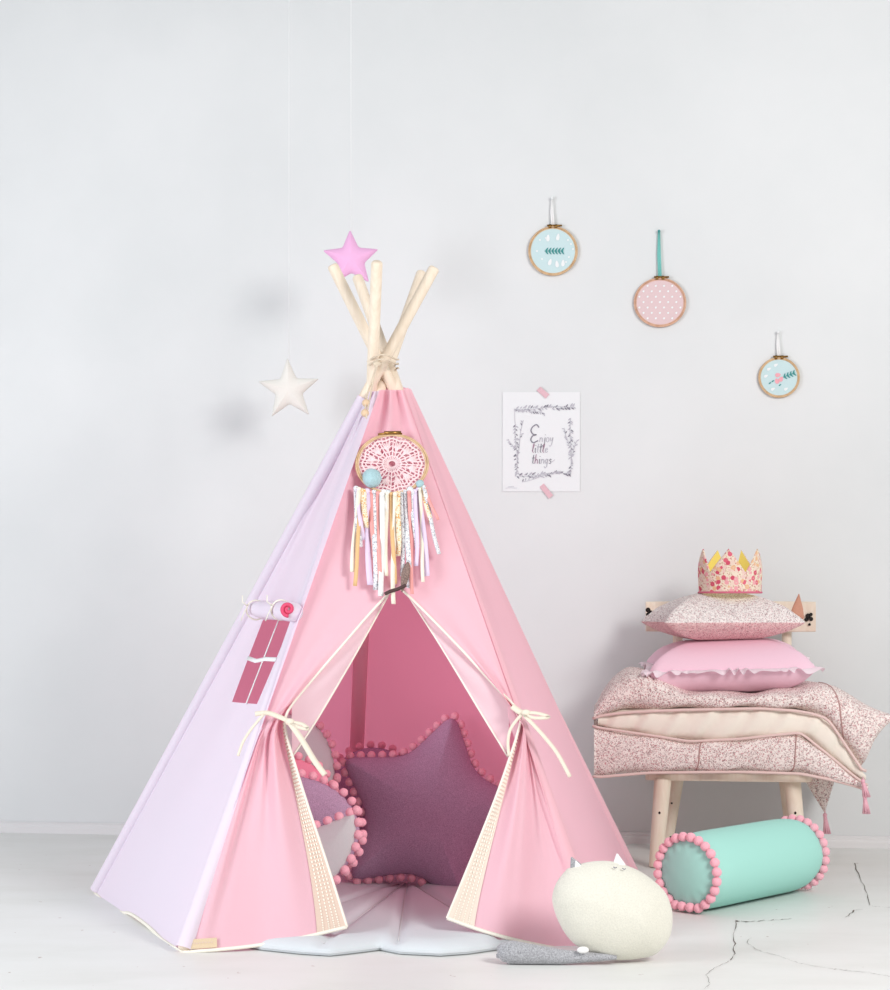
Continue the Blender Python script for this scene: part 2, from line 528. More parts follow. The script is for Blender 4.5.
POLES = []
for foot, (px, py), ex in ((FL, (422, 272), .035), (FR, (357, 276), .03), (SL, (435, 267), -.012), (SR, (332, 264.5), .0), (BK, (377, 261), -.03)):
    tp = tip(foot, px, py, ex); POLES.append((foot, tp))
    MB().rod(foot + Vector((0, 0, .004)), tp, .0139, .0139, 18, round_=.55).build('pole', M['pole'], tee)

TOP = {'FL': P(379, 391, dc - .06), 'SL': P(363, 392, dc - .01), 'FR': P(403, 388, dc - .05), 'SR': P(411, 389, dc + .02), 'BK': P(385, 385, dc + .07)}
FRONT = Plane(FL, FR, (TOP['FL'] + TOP['FR']) / 2)
LEFT = Plane(SL, FL, (TOP['SL'] + TOP['FL']) / 2)


def lerp2(a, b, t): return (a[0] + (b[0] - a[0]) * t, a[1] + (b[1] - a[1]) * t)


def poly(pts, t):
    """point at fraction t by arc length"""
    L = [0]
    for a, b in zip(pts, pts[1:]): L.append(L[-1] + math.hypot(b[0] - a[0], b[1] - a[1]))
    s = t * L[-1]
    for k in range(len(pts) - 1):
        if s <= L[k + 1] + 1e-9:
            return lerp2(pts[k], pts[k + 1], (s - L[k]) / max(L[k + 1] - L[k], 1e-9))
    return pts[-1]


def smooth_poly(pts, n=40):
    out = []
    for i in range(len(pts) - 1):
        p0 = pts[max(i - 1, 0)]; p1 = pts[i]; p2 = pts[i + 1]; p3 = pts[min(i + 2, len(pts) - 1)]
        k = max(2, n // (len(pts) - 1))
        for j in range(k):
            s = j / k
            out.append(tuple(0.5 * (2 * p1[a] + (p2[a] - p0[a]) * s + (2 * p0[a] - 5 * p1[a] + 4 * p2[a] - p3[a]) * s * s + (3 * p1[a] - p0[a] - 3 * p2[a] + p3[a]) * s ** 3) for a in range(len(p1))))
    out.append(tuple(pts[-1])); return out


# left side panel with its window opening
hemL = smooth_poly([(95, 893), (106, 904), (117, 911), (124, 913), (131, 914), (148, 926), (164, 941), (183, 952)], 40)


def side_px(a, b):
    l = lerp2((363, 392), (95, 893), b); r = lerp2((379, 391), (183, 952), b)
    x, y = lerp2(l, r, a)
    bx, by = lerp2((95, 893), (183, 952), a); hx, hy = poly(hemL, a)
    k = b ** 6
    return x + (hx - bx) * k, y + (hy - by) * k


def side_ab(px, py):
    a, b = .5, .5
    for _ in range(40):
        x, y = side_px(a, b); e = 1e-4
        x1, y1 = side_px(a + e, b); x2, y2 = side_px(a, b + e)
        J = np.array([[(x1 - x) / e, (x2 - x) / e], [(y1 - y) / e, (y2 - y) / e]])
        da, db = np.linalg.solve(J, [px - x, py - y]); a += da; b += db
    return a, b


def side(a, b, off=0.0):
    px, py = side_px(a, b)
    e = math.sin(math.pi * min(max(a, 0), 1)) * math.sin(math.pi * min(max(b, 0), 1) ** .8)
    sag = -.016 * e + .004 * e * math.sin(9 * a + 5 * b) + .005 * math.sin(math.pi * a) * (1 - b) * math.sin(16 * a)
    return LEFT.at(px, py, sag + off)


W4 = [side_ab(*q) for q in ((263, 620), (293, 618), (257, 704), (232, 702))]
O4 = [(0, 0), (1, 0), (1, 1), (0, 1)]
m = MB()
for k in range(4):
    k2 = (k + 1) % 4
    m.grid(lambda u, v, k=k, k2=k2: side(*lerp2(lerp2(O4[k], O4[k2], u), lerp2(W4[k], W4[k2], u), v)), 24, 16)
sp = m.build('side_panel', M['canvas_lit'], tee)
sp['label'] = 'side panel with a window opening, pink canvas painted pale lilac as in bright light'
# window tapes, hem
wt = MB()
wpx = [(263, 620), (293, 618), (257, 704), (232, 702)]
lp = [LEFT.at(*q, -.004) for q in smooth_poly(wpx + [wpx[0]], 8)]
b_ = MB()
b_.ribbon([side(*side_ab(*lerp2((279, 619), (246, 704), s)), off=.003) for s in (0, .25, .5, .75, 1)], .0065, .0015, facing=LEFT.n)
b_.build('window_bar', M['white'], tee)
b_ = MB()
b_.ribbon([side(*side_ab(*q), off=.0045) for q in ((247.5, 658), (256, 661), (265, 659), (276, 659.5))], .0105, .0015, facing=LEFT.n)
b_.build('window_bar', M['white'], tee)
# rolled blind over the window
roll = [side(*side_ab(*lerp2((253, 609), (294, 612), s)), off=.020) for s in np.linspace(0, 1, 9)]
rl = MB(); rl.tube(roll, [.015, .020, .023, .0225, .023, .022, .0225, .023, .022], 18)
rb = rl.build('rolled_blind', M['canvas_lit'], tee); rb['label'] = 'rolled up blind above the window opening'
ax = (roll[-1] - roll[-2]).normalized(); uu = Vector((0, 0, 1)); uu = (uu - ax * uu.dot(ax)).normalized(); vv = ax.cross(uu)
sp_ = MB()
cc = roll[-1] + ax * .001
fr = (Vector((0, -1, 0)) * .8 + ax * .6).normalized()
s1 = uu; s2 = fr.cross(uu).normalized()
for k in range(1):
    pts = [roll[-1] + LEFT.n * .016 + (s1 * math.cos(q) + s2 * math.sin(q)) * (.002 + .00145 * q) for q in np.linspace(0, 9.5, 44)]
    sp_.tube(pts, .0046, 6)
sp_.build('rolled_end', M['rose_roll'], rb)['label'] = 'deep pink lining spiral at the end of the roll'
for px in (256, 281):
    tie_ = MB()
    c0 = side(*side_ab(px, 610), off=.022)
    pts = [c0 + (ax * 0 + uu * math.cos(q) + vv * math.sin(q)) * .0240 for q in np.linspace(0, 2 * math.pi, 20, endpoint=False)]
    tie_.tube(pts, .0022, 6, closed=True)
    d0 = c0 + LEFT.n * .024
    tie_.ribbon([d0, d0 + Vector((-.008, -.004, -.016)), d0 + Vector((-.016, -.002, -.036))], .006, .001, facing=LEFT.n)
    tie_.ribbon([d0, d0 + Vector((-.012, -.004, .010)), d0 + Vector((-.012, -.004, .026))], .006, .001, facing=LEFT.n)
    tie_.build('blind_tie', M['cream_tape'], tee)

# front panel above the doorway
AP = 588.0


def lineL(y): return 379 + (183 - 379) * (y - 391) / (952 - 391)
def lineR(y): return 403 + (598 - 403) * (y - 388) / (945 - 388)


def front_up(u, v):
    y = 390 + (AP - 390) * v
    x = lineL(y) + (lineR(y) - lineL(y)) * u
    w_ = 1 - v
    off = .010 * w_ * (math.cos(2 * math.pi * 2.2 * u) - .6) + .004 * math.sin(math.pi * u) * math.sin(3 * v + 2)
    off *= min(1, (1 - v) * 4)
    # a soft fold fans from the doorway's top
    return FRONT.at(x, y, off)


m = MB(); m.grid(front_up, 36, 30)
m.build('front_panel', M['canvas'], tee)

EL = smooth_poly([(394, 588), (372, 611), (340, 648), (308, 685), (291, 706), (285, 719), (286, 733), (293, 758), (307, 803), (326, 860), (347, 927)], 80)
ER = smooth_poly([(400, 588), (424, 611), (460, 648), (496, 687), (513, 704), (521, 716), (517, 735), (509, 760), (496, 797), (475, 850), (447, 918)], 80)
hem_l = smooth_poly([(183, 952), (215, 950), (260, 945), (305, 937), (347, 927)], 30)
hem_r = smooth_poly([(598, 946), (564, 949), (520, 941), (480, 930), (447, 918)], 30)
# how far down each edge polyline the tie is
TIE_T = .385


def flap(u, t, side_, off=0.0):
    E = EL if side_ == 'L' else ER
    ex, ey = poly(E, t)
    y0 = AP + ((952 if side_ == 'L' else 945) - AP) * (.0 + t)
    # the pole side is evenly spaced; rows near the tie bend towards it
    x0 = lineL(y0) if side_ == 'L' else lineR(y0)
    x, y = lerp2((x0, y0), (ex, ey), u)
    hem = hem_l if side_ == 'L' else hem_r
    hx, hy = poly(hem, u); lx, ly = lerp2((x0, y0), (ex, ey), u)
    k = t ** 8
    x += (hx - lx) * k; y += (hy - ly) * k
    dt = t - TIE_T
    g = math.exp(-(dt / .16) ** 2)
    lo = math.exp(-max(dt, 0) / .34) * (1 if dt > 0 else 0)
    z = 0
    if dt > 0:
        z += .024 * lo * min(dt / .05, 1) * math.sin(2 * math.pi * (1.55 * u + .18)) * math.sin(math.pi * min(1, u * 1.02)) ** .5
        z += .018 * lo * min(dt / .05, 1) * math.sin(2 * math.pi * 3.1 * u + 1.0) * u
        z += .026 * math.sin(math.pi * u) * min(1, dt / .3) * (.6 + .4 * math.sin(5 * u + (2 if side_ == 'L' else 4)))
        z += .006 * math.sin(math.pi * t) * math.sin(9 * u - 5 * t)
        for u0, am, wd, tm in (((.13, .012, .055, .62), (.47, .011, .08, .36), (.72, .007, .06, .25)) if side_ == 'L' else ((.08, .013, .05, .5), (.33, .013, .07, .4), (.57, .012, .08, .55))):
            e_ = (u - u0) / wd
            z += am * 1.6 * (-e_) * math.exp(-e_ * e_) * min(1, dt / .06) * max(0, 1 - dt / tm) ** .6
    else:
        z += .012 * math.exp(dt / .22) * math.sin(math.pi * u) * math.sin(2 * math.pi * (1.2 * u + 1.1 * t))
        z *= min(1, t / .06)
    z += .014 * g * math.sin(math.pi * u) * min(1, t / .06)
    return FRONT.at(x, y, z + off)


def v_safe(u): return math.sin(math.pi * min(max(u, 0), 1))


flaps = {}
for s in 'LR':
    m = MB(); m.grid(lambda u, v, s=s: flap(u, v, s), 44, 90)
    fo = m.build('door_flap', M['canvas'], tee); flaps[s] = fo
    # lace facing along the lower edge of the flap
    lc = MB()
    sgn = 1
    for a, b, mi in ((.80, 1.0, 0),):
        lc.grid(lambda u, v: flap(1 - (1 - u) * .19 * (0.25 + .75 * v ** .8), TIE_T + .035 + (1 - TIE_T - .035) * v, s, .0022), 8, 50, 0)
    for q in (.22, .42, .60, .76):
        # rows of stitching on the lace
        for k in range(64):
            v0 = k / 64; v1 = (k + .55) / 64
            pts = [flap(1 - (1 - q) * .19 * (0.25 + .75 * vv_ ** .8), TIE_T + .035 + (1 - TIE_T - .035) * vv_, s, .0036) for vv_ in (v0, v1)]
            lc.ribbon(pts, .0030, .0008, 1, facing=FRONT.n)
    lo_ = lc.build('lace_edging', [M['tan_lace'] if s == 'L' else M['pale_lace'], M['cream_tape']], fo, smooth=False)
    lo_['label'] = 'stitched lace edging along the flap'
    # cream binding on the edge and the hem
    ed = MB()
    ed.tube([flap(1.0, v, s, .001) for v in np.linspace(0, 1, 70)], .0032, 6)
    ed.build('edge_binding', M['cream_tape'], fo)['label'] = 'cream cotton binding on the door edge'
    hm = MB(); hm.tube([flap(u, 1.0, s, .001) for u in np.linspace(0, 1, 30)], .0042, 6)
    hm.build('hem_binding', M['cream_tape'], fo)['label'] = 'cream cotton binding on the hem'
    # the pale facing that hangs behind the tied edge
    E = EL if s == 'L' else ER
    inner = smooth_poly([(390, 592), (355, 655), (318, 718), (292, 757)] if s == 'L' else [(406, 592), (440, 645), (478, 708), (508, 757)], 30)
    fc = MB()

    def facing(u, v, E=E, inner=inner):
        a = poly(E, v * .40); b = poly(inner, v); x, y = lerp2(a, b, u)
        return FRONT.at(x, y, -.006 - .02 * u + .004 * math.sin(6 * u + 8 * v))
    fc.grid(facing, 12, 30)
    fc.build('flap_facing', M['canvas_pale'], fo)['label'] = 'paler inner side of the folded flap'
    ie = MB(); ie.tube([facing(1.0, v) for v in np.linspace(.02, 1, 30)], .0026, 6)
    ie.build('facing_binding', M['cream_tape'], fo)['label'] = 'cream binding on the folded edge'

# right side, back panels
def quad_panel(tl, tr, br, bl_, sag, seed):
    def fn(u, v):
        a = tl.lerp(bl_, v); b = tr.lerp(br, v); p = a.lerp(b, u)
        return p + nrm * (sag * math.sin(math.pi * u) * math.sin(math.pi * v ** .8) + .004 * math.sin(8 * u + 4 * v + seed) * math.sin(math.pi * u))
    nrm = (tr - bl_).cross(br - tl).normalized()
    cen = Vector((tee.location.x, tee.location.y, .4))
    if nrm.dot((tl + br) / 2 - cen) > 0: nrm.negate()
    mm = MB(); mm.grid(fn, 24, 30); return mm


eps = Vector((0, 0, .008))
quad_panel(TOP['FR'], TOP['SR'], SR + eps, FR + eps, .012, 1).build('side_panel', M['canvas'], tee)
quad_panel(TOP['SR'], TOP['BK'], BK + eps, SR + eps, .02, 2).build('back_panel', M['lining'], tee)
quad_panel(TOP['BK'], TOP['SL'], SL + eps, BK + eps, .02, 3).build('back_panel', M['lining'], tee)

hm = MB(); hm.tube([side(a, 1.0, .001) for a in np.linspace(0, 1, 40)], .0042, 6)
hm.build('hem_binding', M['cream_tape'], tee)['label'] = 'cream cotton binding on the side hem'

# sleeves that hold the poles
for (foot, tp), key, mt in zip(POLES, ('FL', 'FR', 'SL', 'SR', 'BK'), ('canvas_lit', 'canvas', 'canvas_lit', 'canvas', 'canvas')):
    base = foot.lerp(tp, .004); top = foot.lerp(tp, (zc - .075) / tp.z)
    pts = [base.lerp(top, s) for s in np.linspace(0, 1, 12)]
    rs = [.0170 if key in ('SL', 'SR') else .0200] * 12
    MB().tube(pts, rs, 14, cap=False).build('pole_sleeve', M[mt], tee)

# lashing, cord and beads at the crossing
lc = P(383, 365, dc)
ls = MB()
pts = [lc + Vector((math.cos(q) * .0385, math.sin(q) * .078, .004 * math.sin(3 * q) + (.0035 * q / 2 - .008))) for q in np.linspace(0, 4 * math.pi, 70)]
ls.tube(pts, .0024, 6)
kn = P(377, 364, dc - .074)
ls.sphere(kn, .009, 10, sc=(1.2, .7, .8))
ls.build('lashing_rope', M['rope'], tee)
for i, q in enumerate(([(377, 364), (372, 380), (367, 396), (365, 412)], [(378, 364), (374, 376), (371, 392), (366, 418)])):
    cd = MB(); cd.tube([P(a, b, dc - .078 - .075 * max(0, (b - 385) / 30)) for a, b in smooth_poly(q, 12)], .0022, 6)
    cdo = cd.build('rope_tail', M['rope'], tee)
    for (a, b) in ([(366, 403)], [(365, 413)])[i]:
        MB().sphere(P(a, b, dc - .075 - .075 * (b - 385) / 30), .0098, 14).build('bead', M['bead'], cdo)

M['tie'] = cloth('beige_cream_tape', rgb(238, 226, 208), weave=900, bump=0.2)
# ties that hold the flaps
def tie(name_pts, wd=.010, th=.0016):
    pass


for s, loops in (('L', [([(255, 714), (268, 713), (282, 718), (290, 722)], .011), ([(290, 722), (302, 724), (308, 729), (298, 727), (290, 722)], .008), ([(290, 723), (302, 740), (314, 760), (325, 775)], .013), ([(264, 714), (252, 728), (243, 742), (238, 756)], .006)]),
                ('R', [([(512, 706), (520, 712), (526, 713)], .014), ([(522, 713), (536, 713), (549, 717), (536, 718), (524, 715)], .008), ([(524, 715), (541, 733), (557, 753), (570, 777)], .009), ([(521, 715), (511, 728), (508, 742), (509, 756)], .007)])):
    tr = None
    for k, (q, wd) in enumerate(loops):
        mm = MB()
        mm.ribbon([FRONT.at(a, b, .034 + .006 * (k > 0)) for a, b in smooth_poly(q, 16)], wd, .0016, facing=FRONT.n)
        if k == 0:
            kx, ky = q[-1]
            mm.sphere(FRONT.at(kx, ky, .036), .0095, 10, sc=(1.2, .8, .9))
            tr = mm.build('flap_tie', M['tie'], tee)
        else: mm.build('tie_end', M['tie'], tr)

# woven label near the front left foot
tg = MB(); tq = [(188, 940), (216, 938), (216, 947), (190, 949)]
tg.ribbon([FRONT.at(a, b, .012) for a, b in ((188, 944.5), (202, 943.5), (217, 942.5))], .021, .0014, facing=FRONT.n)
for k in range(7):
    a = 193 + k * 3
    tg.ribbon([FRONT.at(a, 943.5 - k * .2, .0132), FRONT.at(a + 1.6, 943.2 - k * .2 + random.uniform(-1, 1), .0132)], .003, .0006, 1, facing=FRONT.n)
tg.build('sewn_label', [M['tag'], M['tan_lace']], tee, smooth=False)['label'] = 'small beige woven label by the hem'

# ------------------------------------------------------------------ floor mat inside the teepee
out = [G(a, b).to_2d() for a, b in ((236, 946), (262, 951), (300, 955), (330, 957), (356, 954), (380, 951), (400, 955), (440, 957), (468, 955), (502, 950), (535, 944), (566, 938))]
out += [Vector((FR.x - .05, FR.y + .08)), SR.to_2d() + Vector((-.07, .0)), BK.to_2d() + Vector((.02, -.09)), SL.to_2d() + Vector((.08, .0)), Vector((FL.x + .12, FL.y + .10))]
res = []
for a, b in zip(out, out[1:] + out[:1]):
    n = max(1, int((b - a).length / .012))
    for k in range(n): res.append(a.lerp(b, k / n))
cm = Vector((-.10, 4.68)); fan = [G(398, 952).to_2d(), G(245, 947).to_2d(), G(500, 948).to_2d(), G(322, 955).to_2d()]


def mat_h(p):
    q = 1.0; pv = Vector((p[0], p[1]))
    for f in fan:
        ab = f - cm; tt = max(0, min(1, (pv - cm).dot(ab) / ab.dot(ab))); dd = (cm + ab * tt - pv).length
        q -= .45 * math.exp(-(dd / .012) ** 2)
    return max(q, .3)


mt = thing('floor_mat', (cm.x, cm.y, 0), 'pale grey quilted floor mat lying inside the pink teepee', 'mat')
m = MB(); m.cushion([tuple(p) for p in res], .023, .055, lambda x, y, z: Vector((x, y, .008 + z)), rings=40, center=tuple(cm), flat_bottom=.006, hfun=mat_h)
m.build('mat_cover', M['mat'], mt)
sm = MB()
for f in fan: sm.tube([Vector((*cm.lerp(f, s), (.008 + .023 * .58))) for s in np.linspace(0, .985, 14)], .0016, 6)
sm.build('quilting_seam', M['grey_cloth'], mt)
pp = MB(); pp.tube([Vector((p.x, p.y, .008)) for p in res], .0022, 6, closed=True)
pp.build('mat_piping', M['mat'], mt)


# ------------------------------------------------------------------ cushions
POM = {}


def pom_mesh(r):
    key = round(r, 4)
    if key not in POM:
        mb = MB(); mb.sphere((0, 0, 0), r, 18, bump=.05)
        o = mb.build('pompom', M['pom']); POM[key] = o.data; D.objects.remove(o)
    return POM[key]


def put_pom(parent, p, r):
    o = D.objects.new('pompom', pom_mesh(r)); COL.objects.link(o); o.parent = parent
    o.location = Vector(p) - ROOTLOC[parent.name]
    o.rotation_euler = (random.uniform(0, 3), random.uniform(0, 3), random.uniform(0, 3))


def rounded(pts, rad, n=8):
    """round the corners of a closed 2-D polygon"""
    out = []; N = len(pts)
    for i in range(N):
        a, b, c = Vector(pts[i - 1]), Vector(pts[i]), Vector(pts[(i + 1) % N])
        r1 = min(rad, (a - b).length * .45); r2 = min(rad, (c - b).length * .45)
        p = b + (a - b).normalized() * r1; q = b + (c - b).normalized() * r2
        for k in range(n + 1):
            s = k / n; out.append(tuple((1 - s) ** 2 * p + 2 * s * (1 - s) * b + s * s * q))
    return out


def dense(pts, step):
    out = []
    for a, b in zip(pts, pts[1:] + pts[:1]):
        a = Vector(a); b = Vector(b); n = max(1, round((b - a).length / step))
        for k in range(n): out.append(tuple(a.lerp(b, k / n)))
    return out


def star2d(R, inner, rot=0.0, rad=.03):
    p = []
    for k in range(10):
        a = math.pi / 2 + rot + k * math.pi / 5; r = R if k % 2 == 0 else R * inner
        p.append((r * math.cos(a), r * math.sin(a)))
    return dense(rounded(p, rad), R * .06)


def circle2d(rx, ry, n=72): return [(rx * math.cos(2 * math.pi * k / n), ry * math.sin(2 * math.pi * k / n)) for k in range(n)]


def frame(c, lean=0.0, yaw=0.0):
    """upright frame: x right, y up, z towards the viewer; lean tips the top away"""
    X = Vector((math.cos(yaw), math.sin(yaw), 0)); N = Vector((math.sin(yaw), -math.cos(yaw), 0))
    Y = (UP * math.cos(lean) - N * math.sin(lean)).normalized(); Z = X.cross(Y).normalized()
    return lambda x, y, z: c + X * x + Y * y + Z * z


def along(outline, step):
    L = 0; out = []; acc = 0
    for a, b in zip(outline, outline[1:] + outline[:1]):
        a = Vector(a); b = Vector(b); l = (b - a).length
        while acc <= l:
            out.append(tuple(a.lerp(b, acc / l))); acc += step
        acc -= l
    return out


def pom_cushion(name, label, cat, outline, c, lean, yaw, T, Dd, mat, pr=.0155, step=.04, group='pompom cushions inside the teepee', out_=.008, center=None):
    pl = frame(c, lean, yaw)
    pts = [pl(x, y, 0) for x, y in outline]
    low = min(p.z for p in pts)
    th = thing(name, (c.x, c.y, low), label, cat, group)
    m = MB(); m.cushion(outline, T, Dd, pl, rings=18, center=center or (0, 0))
    m.build('cushion_body', mat, th)
    cen = Vector(center or (0, 0))
    q = along(outline, step)
    N = len(outline)
    for x, y in q:
        d = (Vector((x, y)) - cen).normalized() * out_
        put_pom(th, pl(x + d.x, y + d.y, 0), pr)
    return th


k46 = 4.62 / F
star = star2d(106 * k46, .57, math.radians(-14), .045)
pom_cushion('star_cushion', 'large mauve star cushion with pink pompom trim standing inside the teepee', 'cushion',
            star, P(429, 813, 4.62), math.radians(14), 0, .062, .11, M['mauve'], .0112, .0275)
pom_cushion('round_cushion', 'mauve round cushion mostly hidden behind the big star cushion', 'cushion',
            circle2d(46 * 4.82 / F, 46 * 4.82 / F), P(373, 793, 4.83), math.radians(14), 0, .04, .09, M['mauve'], .0110, .029)
pom_cushion('round_cushion', 'pale grey round cushion with pink pompoms beside the left tie', 'cushion',
            circle2d(52 * 4.6 / F, 62 * 4.6 / F), P(285, 776, 4.62), math.radians(12), math.radians(-15), .045, .1, M['grey_cloth'], .0108, .028)
pom_cushion('round_cushion', 'coral pink cushion wedged below the pale grey round cushion', 'cushion',
            circle2d(46 * 4.45 / F, 48 * 4.45 / F), P(289, 806, 4.50), math.radians(12), math.radians(-10), .03, .08, M['coral'], .0108, .028)
pom_cushion('round_cushion', 'mauve round cushion with pink pompoms at left of the star cushion', 'cushion',
            circle2d(76 * 4.3 / F, 58 * 4.3 / F), P(286, 833, 4.36), math.radians(10), math.radians(-8), .035, .09, M['mauve'], .0112, .028)
leaf = dense([((a - 312) * 4.2 / F, -(b - 858) * 4.2 / F) for a, b in smooth_poly([(354, 812), (356, 832), (350, 855), (336, 876), (312, 893), (285, 895), (268, 880), (274, 856), (295, 838), (325, 824), (354, 812)], 60)[:-1]], .02)
pom_cushion('leaf_cushion', 'pale grey pointed cushion with pink pompoms low at left inside the teepee', 'cushion',
            leaf, P(312, 858, 4.24), math.radians(8), math.radians(-6), .028, .07, M['grey_cloth'], .0114, .028)

# hanging stars
for (px, py, R, d, rot, inn, mat, label) in ((289, 390, 32.5, 5.42, math.radians(3), .43, 'ivory_star', 'ivory stuffed star hanging on a thread left of the tent'),
                                             (351, 259, 29.5, 5.25, math.radians(2), .47, 'rose_star', 'orchid pink stuffed star hanging behind the teepee pole tips')):
    c = P(px, py, d); th = thing('hanging_star', c, label, 'star ornament', 'stars hanging on threads')
    o2 = star2d(R * d / F, inn, rot, .008)
    MB().cushion(o2, .022, .045, frame(c, 0, math.radians(4)), rings=14, center=(0, 0)).build('star_body', M[mat], th)
    tp = P(px, py - R + 2, d)
    MB().tube([tp, tp + Vector((0, 0, 3.2 - tp.z))], .0007, 6).build('hanging_thread', M['thread'], th)

# ------------------------------------------------------------------ dream catcher on the front panel
hc = FRONT.at(392, 464, .012)
FX = Vector((1, 0, 0)); FX = (FR - FL).normalized(); FY = FRONT.n.cross(FX).normalized()
if FY.z < 0: FY.negate()
dcx = thing('dream_catcher', hc, 'lace dream catcher with long fabric strips hanging on the pink tent front', 'dream catcher')
pxm = hc.y / F


def DC(x, y, off=0.0):
    """pixel offsets around the hoop's centre on the tent front"""
    return FRONT.at(392 + x, 464 + y, .012 + off)


h = MB(); h.tube([DC(36 * math.cos(q), 29.5 * math.sin(q), .006) for q in np.linspace(0, 2 * math.pi, 72, endpoint=False)], .0027, 8, closed=True, flat=1.4, up=FRONT.n)
h.tube([DC(34 * math.cos(q), 28.7 * math.sin(q), .008) for q in np.linspace(0, 2 * math.pi, 72, endpoint=False)], .0022, 8, closed=True)
h.build('hoop', M['hoop'], dcx)
cl = MB(); cl.tube([DC(-14, -29.5, .008), DC(0, -31.5, .012), DC(10, -30, .008)], .003, 8); cl.tube([DC(-8, -31.2, .012), DC(9, -31.4, .012)], .0042, 10)
cl.build('hoop_clasp', M['brass'], dcx)
# crocheted doily: rings, spokes and fan shapes of thread
dl = MB()
for r, wv in ((4, 0), (9, .8), (14, 1.0), (19, 1.5), (24, 1.5), (28, 1.0), (32, .6)):
    n = 140
    pts = []
    for k in range(n):
        q = 2 * math.pi * k / n; rr = (r + wv * math.cos(q * 12)) / 33
        pts.append(DC(34 * rr * math.cos(q), 29 * rr * math.sin(q), .005))
    dl.tube(pts, .0017 if r < 27 else .0024, 5, closed=True)
for k in range(48):
    q = 2 * math.pi * k / 48
    a0, a1 = (.12, .42) if k % 4 else (.1, .98)
    if k % 4 == 2: a1 = .98
    if k % 2 == 1: a0, a1 = .55, .98
    dl.tube([DC(34 * a0 * math.cos(q), 29 * a0 * math.sin(q), .005), DC(34 * a1 * math.cos(q + .05), 29 * a1 * math.sin(q + .05), .005)], .0019, 5)
for k in range(12):
    q = 2 * math.pi * (k + .5) / 12
    for dq in (-.12, -.04, .04, .12):
        dl.tube([DC(34 * .42 * math.cos(q), 29 * .42 * math.sin(q), .0055), DC(34 * .74 * math.cos(q + dq), 29 * .74 * math.sin(q + dq), .0055)], .0020, 5)
M['doily'] = cloth('pinkish_crochet_cotton', rgb(248, 218, 220), weave=900)
dl.build('lace_doily', M['doily'], dcx)
for (x, y, r, mt_) in ((-20, 14, 9.6, 'blue_pom'), (28, 20, 4.2, 'blue_pom'), (18, 26, 3.6, 'white_pom'), (-4, 29, 3.2, 'white_pom')):
    MB().sphere(DC(x, y, r * pxm * .8), r * pxm, 20, bump=.05).build('pompom', M[mt_], dcx)
ribs = [(-36, 24, -33, 83, 5, 'dot_print'), (-33, 25, -40, 108, 4.5, 'cream_ribbon'), (-34, 26, -30, 76, 4, 'lav_ribbon'), (-30, 26, -38, 122, 4, 'ochre_ribbon'), (-28, 27, -27, 64, 5, 'mustard_print'), (-25, 27, -22, 121, 6, 'lav_ribbon'),
        (-21, 28, -19, 96, 4, 'coral_ribbon'), (-18, 28, -17, 126, 5, 'dot_print'), (-14, 29, -13, 122, 4, 'coral_ribbon'), (-10, 30, -10, 132, 5, 'white'), (-8, 28, -8, 70, 6, 'white'),
        (-5, 30, -6, 112, 4, 'cream_ribbon'), (-1, 30, 2, 120, 4, 'ochre_ribbon'), (3, 30, 1, 140, 4.4, 'cream_ribbon'), (6, 29, 6, 92, 5, 'mustard_print'), (9, 29, 11, 112, 4, 'dot_print'),
        (13, 28, 17, 124, 5, 'dot_print'), (17, 28, 21, 130, 3.6, 'coral_ribbon'), (20, 27, 24, 84, 5, 'dot_print'), (23, 27, 25, 102, 4, 'lav_ribbon'), (26, 26, 36, 112, 5.5, 'lav_ribbon'), (28, 25, 32, 118, 3.4, 'cream_ribbon'),
        (31, 24, 38, 60, 4, 'mustard_print'), (32, 23, 47, 90, 4, 'dot_print'), (33, 24, 45, 56, 3, 'coral_ribbon')]
for i, (x0, y0, x1, y1, wd, mt_) in enumerate(ribs):
    ph = random.uniform(0, 6)
    pts = []
    for s in np.linspace(0, 1, 14):
        x = x0 + (x1 - x0) * s + 1.3 * math.sin(ph + 5 * s) * s; y = y0 + (y1 - y0) * s
        pts.append(DC(x, y, .009 + .0016 * (i % 5) + .005 * math.sin(math.pi * s) + .003 * math.sin(ph + 7 * s)))
    mm = MB(); mm.ribbon(pts, wd * pxm, .0010, facing=(FRONT.n + FX * .35 * math.sin(ph)).normalized())
    mm.sphere(pts[0], wd * pxm * .55, 8, sc=(1, .7, .9))
    mm.build('fabric_strip', M[mt_], dcx)
fe = MB()
pts = [DC(16 - 6 * s, 98 + 30 * s, .022) for s in np.linspace(0, 1, 10)]
fe.ribbon(pts, [w_ * pxm for w_ in (1.5, 5, 7, 8, 8, 7.4, 6.4, 5, 3, 1)], .002, facing=FRONT.n)
fe.build('feather', M['feather'], dcx)
br_ = MB(); br_.tube([DC(a, b, .024 + .001 * (k % 2)) for k, (a, b) in enumerate(smooth_poly([(-7, 130), (-1, 127), (6, 125), (14, 121)], 16))], .0042, 6)
br_.build('braided_cord', M['braid'], dcx)

# ------------------------------------------------------------------ embroidery hoops on the wall
def leafq(mb, c, ang, L, W, mi, off):
    """a small printed leaf, in wall pixels around c"""
    pts = []
    for k in range(12):
        q = 2 * math.pi * k / 12; x = L / 2 * math.cos(q); y = W / 2 * math.sin(q) * (1 - .35 * math.cos(q))
        pts.append((c[0] + x * math.cos(ang) - y * math.sin(ang), c[1] - x * math.sin(ang) - y * math.cos(ang)))
    mb.add([WALL.at(a, b, off) for a, b in pts], [tuple(range(12))[::-1]], mi)


